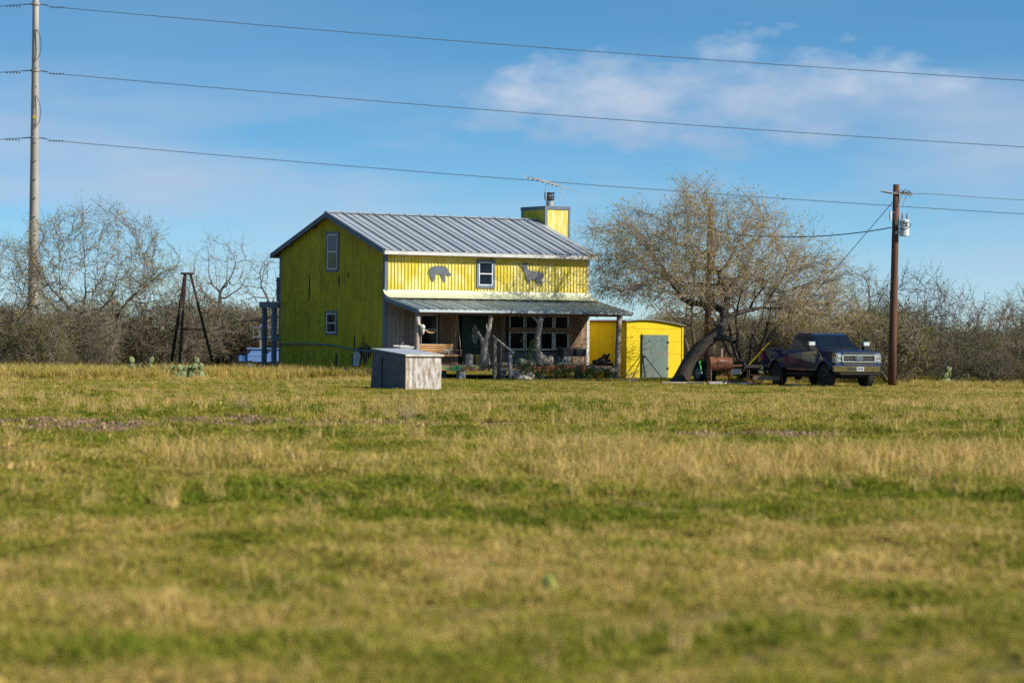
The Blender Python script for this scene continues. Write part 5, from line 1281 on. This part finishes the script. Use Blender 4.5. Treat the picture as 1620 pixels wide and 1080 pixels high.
# ------------------------------------------------------------------ pickup truck
def truck():
    a = math.radians(22); h = (math.sin(a), -math.cos(a)); c = Vector((12.08, 109.6, -0.03))
    t = empty('pickup_truck', tuple(c), math.atan2(h[1], h[0]), 'dark blue-grey crew-cab pickup truck with chrome grille and bumper', 'truck')
    paint = M('truck_paint', (0.013, 0.026, 0.075), (0.011, 0.022, 0.062), rough=.12, spec=.7, coat=0.0, bump=0, metal=0.0)
    chrome = M('chrome', (0.80, 0.82, 0.86), (0.74, 0.76, 0.80), metal=1.0, rough=.10, bump=0)
    glass = M('truck_glass', (0.008, 0.012, 0.018), (0.006, 0.009, 0.014), rough=.05, spec=.35, bump=0)
    lensm = M('headlamp_lens', (0.26, 0.28, 0.30), (0.06, 0.065, 0.075), scale=(14, 14, 14), rough=.08, spec=.6, bump=0)
    redl = M('tail_lens', (0.40, 0.012, 0.015), (0.28, 0.01, 0.012), rough=.15, spec=.5, bump=0)
    def ys(z): return 1.0 - .10 * max(0, (z - 1.24)) / .21 - .04 * max(0, (.92 - z)) / .22
    def sideprism(poly, w=1.0): return MB().prism(poly, lambda x, z: (x, -ys(z) * w, z), lambda x, z: (x, ys(z) * w, z))
    def arch(cx, r=.58, zb=.70):
        dx = math.sqrt(r * r - (zb - .42) ** 2); t0 = math.atan2(zb - .42, -dx); t1 = math.atan2(zb - .42, dx)
        return [(cx + r * math.cos(t0 + (t1 - t0) * k / 12), .42 + r * math.sin(t0 + (t1 - t0) * k / 12)) for k in range(13)]
    # bed with open box
    poly = [(-3.14, .72)] + arch(-1.91, .58, .72) + [(-1.02, .70), (-1.02, .92), (-1.02, 1.24), (-1.02, 1.45), (-3.18, 1.45), (-3.18, 1.24), (-3.16, .92)]
    bed = sideprism(poly).build('bed', paint, t, .025, seg=2)
    MB().box(-3.08, -1.09, -.80, .80, 1.20, 1.462).build('bed_cover', blackm, bed, .01)
    MB().box(-3.195, -3.182, -.78, .78, .92, 1.40).build('tailgate', paint, bed, .01)
    cab = sideprism([(-.995, .66), (1.40, .66), (1.40, .92), (1.40, 1.24), (1.40, 1.45), (-.995, 1.45), (-.995, 1.24), (-.995, .92)]).build('cab_lower', paint, t, .02, seg=2)
    poly = [(1.422, .66)] + arch(2.06, .58, .70) + [(2.70, .72), (2.93, .80), (2.97, .92), (2.96, 1.24), (2.95, 1.30), (2.84, 1.40), (2.1, 1.44), (1.422, 1.45), (1.422, 1.24), (1.422, .92)]
    front = sideprism(poly).build('front_body', paint, t, .03, seg=2)
    MB().prism([(-.62, 1.42), (.62, 1.42), (.70, 2.86), (-.70, 2.86)], lambda y, x: (x, y, 1.36), lambda y, x: (x * .985, y * .92, 1.49 - .035 * (x - 1.42))).build('hood_bulge', paint, front, .03, seg=2)
    # glasshouse
    def yg(z): return .893 - .17 * (z - 1.42) / .6
    gp = [(-.97, 1.43), (1.55, 1.43), (.72, 2.02), (.52, 2.085), (-.60, 2.095), (-.78, 2.02)]
    gh = MB().prism(gp, lambda x, z: (x, -yg(z), z), lambda x, z: (x, yg(z), z)).build('cab_roof', paint, t, .03, seg=2)
    for s in (-1, 1):
        def sp(x, z, o=.008): return (x, s * (yg(z) + o), z)
        for poly in ([(-.77, 1.50), (.10, 1.49), (.10, 1.965), (-.63, 1.97)], [(.18, 1.49), (1.22, 1.48), (1.06, 1.62), (.62, 1.96), (.18, 1.965)]):
            MB().prism(poly, lambda x, z: sp(x, z, .002), lambda x, z: sp(x, z, .010)).build('side_window', glass, gh)
        for x in (.14, -1.008, 1.411):
            MB().box(x - .008, x + .008, s * .9985 - .004, s * .9985 + .004, .93, 1.235).build('door_seam', M('panel_gap', (0.004, 0.004, 0.004), spec=0.0, rough=1, bump=0), cab)
        for x in (-.04, 1.16):
            hd = MB().box(x - .14, x + .08, s * .985 - .02 + s * .03, s * .985 + .02 + s * .03, 1.255, 1.295).build('door_handle', chrome, cab, .008)
        MB().box(-.99, 1.39, s * 1.002 - .012, s * 1.002 + .012, .885, .925).build('side_moulding', M('moulding', (0.07, 0.09, 0.13), rough=.2, metal=.6, bump=0), cab)
        MB().box(-.99, 1.39, s * .97 - .015, s * .97 + .015, .655, .70).build('rocker_trim', chrome, cab)
        MB().box(-.85, 1.35, s * 1.02 - .09, s * 1.02 + .09, .47, .53).build('running_board', blackm, t, .01)
        for x in (-.7, 1.15): MB().box(x, x + .06, s * .80, s * 1.0, .50, .66).build('step_bracket', blackm, t)
        # fender flares
        for cx in (-1.91, 2.06):
            fl = MB(); vs = []; k = 14
            for i in range(k + 1):
                q = math.radians(28) + (math.pi - math.radians(56)) * i / k
                for rr, yy in ((.575, .985), (.59, 1.04), (.655, 1.035), (.69, .99)): vs.append((cx + rr * math.cos(q), s * yy, .42 + rr * math.sin(q)))
            fs = [(4*i + j, 4*i + j + 1, 4*i + j + 5, 4*i + j + 4) for i in range(k) for j in range(3)]
            fl.add(vs, fs).build('wheel_flare', paint, t, smooth=True)
        # mirror
        m = MB().box(1.30, 1.48, s * 1.19 - .13, s * 1.19 + .13, 1.43, 1.76).build('mirror', blackm, t, .03, seg=2)
        MB().box(1.34, 1.495, s * 1.19 - .135, s * 1.19 + .135, 1.60, 1.775).build('mirror_cap', chrome, m, .02)
        MB().beam((1.36, s * .90, 1.46), (1.38, s * 1.08, 1.5), .07, .06).build('mirror_arm', blackm, m)
        # lamps
        MB().prism([(2.72, 1.00), (2.985, .97), (2.985, 1.30), (2.90, 1.345), (2.72, 1.33)], lambda x, z: (x, s * .70, z), lambda x, z: (x - .01, s * (ys(z) + .006), z)).build('headlight', lensm, t, .01)
        MB().box(2.735, 2.80, s * .99 - .025, s * .99 + .03, 1.20, 1.30).build('side_marker', M('amber_lens', (0.7, 0.22, 0.03), rough=.2, bump=0), t)
        MB().box(2.983, 2.998, s * .82 - .07, s * .82 + .07, 1.17, 1.27).build('headlight_unit', chrome, t, .004)
        MB().box(2.983, 2.998, s * .84 - .08, s * .84 + .08, 1.02, 1.10).build('headlight_unit', chrome, t, .004)
        MB().box(-3.20, -3.0, s * .97 - .045, s * .97 + .035, .98, 1.36).build('tail_light', redl, t, .012)
        MB().box(1.46, 1.56, s * 1.003 - .006, s * 1.003 + .006, 1.16, 1.30).build('fender_badge', chrome, front)
        MB().box(2.96, 3.085, s * .74 - .09, s * .74 + .09, .70, .80).build('fog_light', blackm, t, .01)
        MB().lathe([(.045, 3.08), (.045, 3.092)], 12, (0, s * .74, .75), 'x').build('fog_lens', lensm, t)
        for i, x in enumerate((-1.91, 2.06)):
            wheel(t, x, s * .84, .46, .31, M('dark_alloy', (0.05, 0.05, 0.055), metal=.6, rough=.35, bump=0))
    # windscreen
    def wp(y, k, o):
        x = 1.53 + (.73 - 1.53) * k; z = 1.445 + (2.015 - 1.445) * k; nx, nz = .58, .815; return (x + nx * o, y * (1 - .17 * k), z + nz * o)
    ws = MB(); ws.add([wp(-.84, .03, .006), wp(.84, .03, .006), wp(.84, .97, .006), wp(-.84, .97, .006), wp(-.84, .03, .016), wp(.84, .03, .016), wp(.84, .97, .016), wp(-.84, .97, .016)], [(0,3,2,1),(4,5,6,7),(0,1,5,4),(1,2,6,5),(2,3,7,6),(3,0,4,7)])
    ws.build('windscreen', glass, gh)
    for s in (-1, 1): MB().beam(wp(s * .05, .06, .03), wp(s * .62, .10, .03), .02, .02).build('wiper', blackm, gh)
    # grille and bumper
    g = MB().box(2.93, 2.99, -.70, .70, .90, 1.345).build('grille', blackm, t)
    for z, w in ((1.335, .69), (.915, .66)): MB().box(2.985, 3.02, -w, w, z - .022, z + .022).build('grille_bar', M('grille_satin', (0.22, 0.20, 0.18), metal=.8, rough=.3, bump=0), g, .006)
    fr = MB()
    fr.box(2.985, 3.035, -.72, .72, 1.235, 1.280).box(2.985, 3.035, -.72, .72, .985, 1.030).box(2.985, 3.034, -.725, -.665, 1.030, 1.235).box(2.985, 3.034, .665, .725, 1.030, 1.235)
    fr.build('grille_frame', chrome, g, .005)
    for z in (1.10, 1.165): MB().box(2.988, 3.01, -.63, .63, z - .012, z + .012).build('grille_slat', M('grille_satin', (0.22, 0.20, 0.18), metal=.8, rough=.3), g)
    ov = [(.17 * math.cos(.2618 * k), 1.135 + .07 * math.sin(.2618 * k)) for k in range(24)]
    e = MB().prism(ov, lambda y, z: (3.02, y, z), lambda y, z: (3.045, y, z)).build('emblem', chrome, g)
    MB().prism([(.15 * math.cos(.2618 * k), 1.135 + .056 * math.sin(.2618 * k)) for k in range(24)], lambda y, z: (3.045, y, z), lambda y, z: (3.049, y, z)).build('emblem_field', M('emblem_dark', (0.02, 0.03, 0.06), rough=.2, bump=0), e)
    fc = bpy.data.curves.new('emblem_script', 'FONT'); fc.body = 'Ford'; fc.size = .095; fc.align_x = 'CENTER'; fc.align_y = 'CENTER'; fc.extrude = .001; fc.shear = .3
    ft = bpy.data.objects.new('script_text', fc); fme = bpy.data.meshes.new_from_object(ft); bpy.data.objects.remove(ft); fme.materials.clear(); fo = link('emblem_script', fme, M('emblem_silver', (0.5, 0.5, 0.52), metal=.6, rough=.3, bump=0), e); fo.location = (3.052, 0, 1.135); fo.rotation_euler = (math.pi / 2, 0, math.pi / 2)
    bp = [(2.80, -1.02), (2.96, -1.02), (3.09, -.88), (3.12, -.5), (3.125, .5), (3.09, .88), (2.96, 1.02), (2.80, 1.02)]
    bm_ = MB().prism(bp, lambda x, y: (x, y, .63), lambda x, y: (x + .012, y, .86)).build('front_bumper', chrome, t, .014)
    MB().box(3.10, 3.128, -.56, .56, .695, .80).build('bumper_grille', blackm, bm_)
    pl = MB().box(3.128, 3.14, -.16, .16, .66, .82).build('number_plate', M('plate_white', (0.42, 0.43, 0.46), (0.34, 0.35, 0.38), rough=.35), bm_)
    for k in range(6): MB().box(3.140, 3.1425, -.115 + .04 * k, -.092 + .04 * k, .71, .775).build('plate_mark', M('plate_ink', (0.05, 0.06, 0.09)), pl)
    MB().box(2.6, 3.06, -.85, .85, .50, .628).build('air_dam', blackm, t, .03)
    MB().box(-3.42, -3.17, -.95, .95, .62, .80).build('rear_bumper', chrome, t, .03, seg=2)
    MB().box(-3.1, 2.6, -.55, .55, .42, .70).build('chassis', blackm, t)
    for x in (-1.91, 2.06): MB().tube([(x, -.72, .42), (x, .72, .42)], .06, 10).build('axle', blackm, t)
    MB().lathe([(.02, -.16), (.17, -.05), (.17, .05), (.02, .16)], 14, (-1.91, 0, .40), 'x').build('differential', blackm, t)
    for s in (-1, 1):
        for x, l in ((-1.91, .85), (2.06, .65)):
            MB().box(x - l * .5, x + l * .5, s * .72 - .02, s * .72 + .02, .70, 1.0).build('wheel_well', blackm, t)
truck()

# ------------------------------------------------------------------ poles and wires
def wire(name, pts, r, label, cat='wire'):
    return tag(MB().tube(pts, r, 6).build(name, wire_m), label, cat)
def steel_pole():
    Y = 235.0; x = PX(52, Y)
    s = F / Y
    e = empty('steel_transmission_pole', (x, Y, 0), 0, 'tall pale steel transmission pole at the far left', 'pole')
    zt = 32.0
    MB().lathe([(.52, -.2), (.46, 4), (.40, 10), (.34, 18), (.28, 26), (.25, zt), (.02, zt + .02)], 24).build('shaft', steel, e, smooth=True)
    zs = [P(60, y, Y).z for y in (7, 112, 218)]
    ins = M('insulator_polymer', (0.09, 0.09, 0.10), (0.06, 0.06, 0.07))
    for z in zs:
        for sgn, dz in ((1, -.10), (-1, -.04)):
            MB().tube([(sgn * .28, 0, z), (sgn * 1.05, -.0, z + dz)], .045, 8).build('strain_insulator', ins, e)
            d = MB()
            for k in range(5): d.box(sgn * (1.3 + .26 * k) - .06, sgn * (1.3 + .26 * k) + .06, -.05, .05, z + dz - .22 + .0, z + dz - .10)
            d.build('damper', ins, e)
        MB().lathe([(.35, z - .10), (.38, z - .08), (.38, z + .08), (.35, z + .1)], 20).build('collar', steel, e)
        q = [(1.0, 0, z - .12), (.62, -.35, z - .9), (.50, -.45, z - 1.9), (.4, -.4, z - 2.6)]
    for z in (zs[0] - 1.2, zs[1] - 1.2):
        MB().tube([(.15, -.34, z - .9), (.48, -.42, z - 1.6), (.56, -.42, z - 2.3), (.48, -.42, z - 3.0), (.15, -.38, z - 3.6)], .03, 6).build('jumper', ins, e)
    MB().box(-.08, .14, -.42, -.36, P(60, 186, Y).z - .14, P(60, 186, Y).z + .14).build('warning_plate', M('yellow_plate', (0.75, 0.6, 0.03)), e)
    for k in range(16): MB().box(.08, .20, -.46, -.38, 3.5 + k * 1.55, 3.58 + k * 1.55).build('step_bolt', ins, e)
    names = ('topmost long power line from steel pole across the sky', 'middle long power line from steel pole across the sky', 'lowest long power line from steel pole across the sky')
    for i, z in enumerate(zs):
        pts = []
        for k in range(60):
            xx = (x + 1.05) + k * 2.6; s_ = (xx - x) / 226.0; pts.append((xx, Y, z - .10 - 9.3 * (2 * s_ - s_ * s_)))
        wire('power_line', pts, .030, names[i])
        pts = [(x - 1.05 - k * 3, Y + k * 1.2, z - .04 - .075 * k * 1.4) for k in range(16)]
        wire('power_line', pts, .030, ('topmost', 'middle', 'lowest')[i] + ' short power line left of the steel pole')
steel_pole()

def utility_pole():
    Y = 110.5; base = P(1411, 611, Y); base.z = 0; topp = P(1418, 292, Y)
    e = empty('utility_pole', tuple(base), 0, 'brown wooden utility pole with grey transformer beside truck', 'pole')
    tp = topp - base
    def at(t): return Vector((tp.x * t, 0, tp.z * t))
    H = tp.z
    MB().tube([(0, 0, -.1), tuple(at(.25)), tuple(at(.5)), tuple(at(.75)), tuple(at(1))], [.165, .155, .145, .135, .125], 14).build('shaft', polewood, e, smooth=True)
    z = P(1418, 306, Y).z; px_ = at(z / H).x
    arm = MB().beam((px_ - .22, -.12, z + .02), (px_ + .62, -.14, z - .03), .07, .09).build('cross_arm', M('grey_arm', (0.34, 0.31, 0.27)), e)
    MB().beam((px_ + .05, -.13, z - .55), (px_ + .22, -.13, z - .06), .03, .03).beam((px_ + .25, -.13, z - .45), (px_ + .38, -.13, z - .08), .03, .03).build('arm_brace', galv, e)
    MB().tube([(px_ - .62, -.12, z + .08), (px_ - .20, -.12, z + .02)], [.035, .06], 8).build('strain_insulator', M('glazed_grey', (0.45, 0.48, 0.52), rough=.3), e)
    MB().lathe([(.05, 0), (.06, .05), (.03, .09)], 10, (px_ + .30, -.14, z + .02)).build('pin_insulator', M('glazed_grey', (0.45, 0.48, 0.52), rough=.3), e)
    for k, (dx, dz) in enumerate(((.15, .12), (.35, .16), (.5, .10), (.55, -.15))):
        MB().tube([(px_ + .05 + .1 * k, -.15, z), (px_ + dx, -.2, z + dz), (px_ + .6, -.15, z - .04)], .012, 5).build('jumper_wire', wire_m, e)
    zc0, zc1 = P(1424, 374, Y).z, P(1424, 348, Y).z; cx = at(zc0 / H).x + .34
    tr = MB().lathe([(.02, zc0 + .005), (.17, zc0), (.19, zc0 + .02), (.19, zc1 - .06), (.20, zc1 - .05), (.20, zc1 - .02), (.14, zc1 + .02), (.02, zc1 + .03)], 24, (cx, -.12, 0)).build('transformer', transm, e)
    for dx in (-.08, .10):
        b = MB()
        b.lathe([(.035, zc1), (.045, zc1 + .06), (.03, zc1 + .09), (.045, zc1 + .13), (.03, zc1 + .17), (.02, zc1 + .27)], 10, (cx + dx, -.12, 0)); b.build('bushing', M('brown_porcelain', (0.30, 0.24, 0.20), rough=.35), tr)
    for dx, dz in ((-.05, .12), (.05, .12), (.13, .12), (.08, .22)): MB().box(cx + dx - .03, cx + dx + .03, -.34, -.30, zc1 - dz - .02, zc1 - dz + .02).build('terminal', blackm, tr)
    MB().tube([(cx - .25, -.2, zc0 + .3), (cx - .02, -.36, zc0 + .26), (cx + .2, -.3, zc0 + .38), (cx + .24, -.2, zc0 + .5)], .016, 6).build('secondary_cable', blackm, tr)
    MB().box(cx - .36, cx - .17, -.14, -.06, zc0 + .1, zc0 + .2).box(cx - .36, cx - .17, -.14, -.06, zc1 - .2, zc1 - .1).build('bracket', galv, tr)
    zf = P(1413, 341, Y).z; MB().lathe([(.045, zf - .17), (.05, zf), (.045, zf + .17)], 10, (at(zf / H).x - .22, -.12, 0)).build('cutout_fuse', porcelain, e)
    MB().box(at(zf / H).x - .2, at(zf / H).x - .08, -.14, -.1, zf + .1, zf + .14).build('fuse_bracket', galv, e)
    # wires
    p0 = base + Vector((px_ + .62, -.14, z - .03)); pts = []
    for k in range(30):
        t = k / 29; q = P(1443 + 177 * t * 2.4, 305 + 11 * t * 2.4 - 3.0 * t * (t - 1), Y + 12 * t); pts.append(q)
    pts[0] = p0; wire('power_line', pts, .013, 'thin power line leading right from the utility pole crossarm')
    q0, q1 = P(1412, 320, Y), P(1335, 410, Y + 3); d = q1 - q0; g = q0 + d * (q0.z / -d.z)
    wire('guy_wire', [q0, q0.lerp(g, .5), g], .013, 'slanting guy wire on the left side of utility pole')
    q0, q1 = P(1410, 360, Y), Vector((PX(1120, 118.6), 118.6, 6.35)); pts = []
    for k in range(20):
        t = k / 19; q = q0.lerp(q1, t); q.z -= 4 * .32 * t * (1 - t); pts.append(q)
    wire('service_cable', pts, .022, 'sagging service cable from utility pole into the mesquite crown')
    b2 = Vector((PX(1118, 118.6), 118.6, 0)); zt = P(1122, 322, 118.6).z
    o = empty('wooden_service_pole', tuple(b2), 0, 'reddish-brown wooden pole standing inside the mesquite crown', 'pole')
    MB().tube([(0, 0, -.1), (.05, 0, zt * .5), (.12, 0, zt)], [.15, .135, .115], 12).build('shaft', M('reddish_pole', (0.26, 0.12, 0.08), (0.17, 0.08, 0.055), scale=(10, 10, .8), bump=.4), o, smooth=True)
    MB().box(-.02, .12, -.2, -.12, 6.28, 6.42).build('cable_clamp', galv, o)
utility_pole()

def tripod():
    Y = 125.5; top = P(298, 433, Y)
    feet = [P(268, 590, 127.0), P(283, 590, 124.4), P(341, 590, 125.8)]
    c = (feet[0] + feet[1] + feet[2]) / 3; c.z = 0
    e = empty('tripod_tower', tuple(c), 0, 'rusty steel tripod windmill tower stump before the left brush', 'tower')
    tops = [P(293, 433, Y + .2), P(293.5, 433, Y - .2), P(301, 432, Y)]
    for f, t in zip(feet, tops):
        f.z = -.05; MB().beam(f - c, t - c, .10, .10).build('leg', rust_dark, e)
    h1 = [f.lerp(t, .45) - c for f, t in zip(feet, tops)]
    for a, b in ((0, 2), (1, 2), (0, 1)): MB().beam(h1[a], h1[b], .07, .06).build('cross_bar', rust_dark, e)
    MB().box(top.x - c.x - .32, top.x - c.x + .22, top.y - c.y - .28, top.y - c.y + .28, top.z - .04, top.z + .05).build('top_plate', rust_dark, e)
    MB().tube([tops[2] - c, tops[2] - c + Vector((-.05, 0, -.9)), tops[2] - c + Vector((.0, 0, -1.6))], .015, 5).build('hanging_wire', rust_dark, e)
    bz = [f.lerp(t, .80) - c for f, t in zip(feet, tops)]
    MB().beam(bz[0], bz[1], .12, .10).build('rust_collar', rust, e)
tripod()

def rear_things():
    # flat trailer with a white crate, jugs and a lean-to behind the left corner of the house
    Y = 133.5
    c = P(408, 592, Y); c.z = 0; s = F / Y
    t = empty('utility_trailer', tuple(c), math.radians(3), 'low dark trailer parked behind the rear deck posts', 'trailer')
    MB().box(-1.35, 1.4, -.6, .6, .36, .48).build('deck', blackm, t); MB().box(-1.4, -1.25, -.3, .3, .40, .62).build('tongue_plate', blackm, t)
    for x in (-.35, .75):
        for y in (-.72, .72): wheel(t, x, y, .27, .16, galv)
    MB().box(-1.12, -.9, -.4, .1, .48, .78).build('tool_box', blackm, t, .01)
    b = empty('cooler_crate', tuple(c + Vector((.12, -.05, .48))), math.radians(3), 'white crate tinted blue for shade, sitting on the dark rear trailer', 'crate')
    cm = M('shade_blue_crate', (0.20, 0.36, 0.74), (0.16, 0.29, 0.62), scale=(3, 3, 6), c3=(0.25, 0.2, 0.16), lo3=.64, hi3=.7)  # white crate; the blue of its shade is put into the colour
    MB().box(-.60, 1.02, -.42, .42, 0, .58).build('crate_body', cm, b, .01); MB().box(-.64, 1.06, -.46, .46, .585, .65).build('crate_lid', cm, b, .01)
    MB().box(-.60, 1.02, -.432, -.421, .27, .30).build('crate_batten', cm, b)
    for x in (-.45, .45): MB().box(x - .04, x + .04, -.475, -.46, .46, .62).build('catch', rust_dark, b)
    jm = M('blue_plastic', (0.12, 0.26, 0.55), (0.09, 0.2, 0.45), rough=.4, bump=0)
    for i, dx in enumerate((-.80, -.58)):
        j = empty('water_jug', tuple(c + Vector((dx, -.35, .48))), 0, ('blue plastic water jug nearest the trailer end', 'blue plastic water jug touching the pale crate')[i], 'jug', 'blue jugs on the rear trailer')
        MB().box(-.10, .10, -.1, .1, 0, .28).build('jug_body', jm, j, .03, seg=2); MB().lathe([(.04, .28), (.04, .36), (.03, .37)], 10).build('cap', jm, j); MB().tube([(-.06, 0, .27), (-.05, 0, .34), (.03, 0, .34)], .015, 6).build('jug_handle', jm, j)
    l_ = empty('lean_to', tuple(P(424, 592, 140)), 0, 'dark open lean-to roof on posts behind the house', 'shelter')
    l_.location.z = 0; z0 = P(385, 508, 140).z; z1 = P(440, 502, 140).z
    MB().prism([(-1.25, z0 - .05), (.2, z1 - .05), (3.4, z1 + .15), (3.4, z1 + .25), (.2, z1 + .08), (-1.25, z0)], lambda x, z: (x, -1.2, z), lambda x, z: (x, 1.2, z)).build('roof', M('dark_lean_to', (0.06, 0.055, 0.055)), l_)
    for x in (-.3, 1.2, 3.0):
        for y in (-1.0, 1.0): MB().box(x - .05, x + .05, y - .05, y + .05, -.05, z1 - .02 if x > 0 else z0 + .08).build('post', plank_grey, l_)
    for z in (P(424, 518, 140).z, P(424, 533, 140).z): MB().box(-.7, 1.4, -1.1, -1.04, z - .04, z + .04).build('rail', trim, l_)
    for k in range(8): MB().box(-.68 + .27 * k, -.64 + .27 * k, -1.10, -1.045, P(424, 533, 140).z + .04, P(424, 518, 140).z - .04).build('baluster', trim, l_)
rear_things()
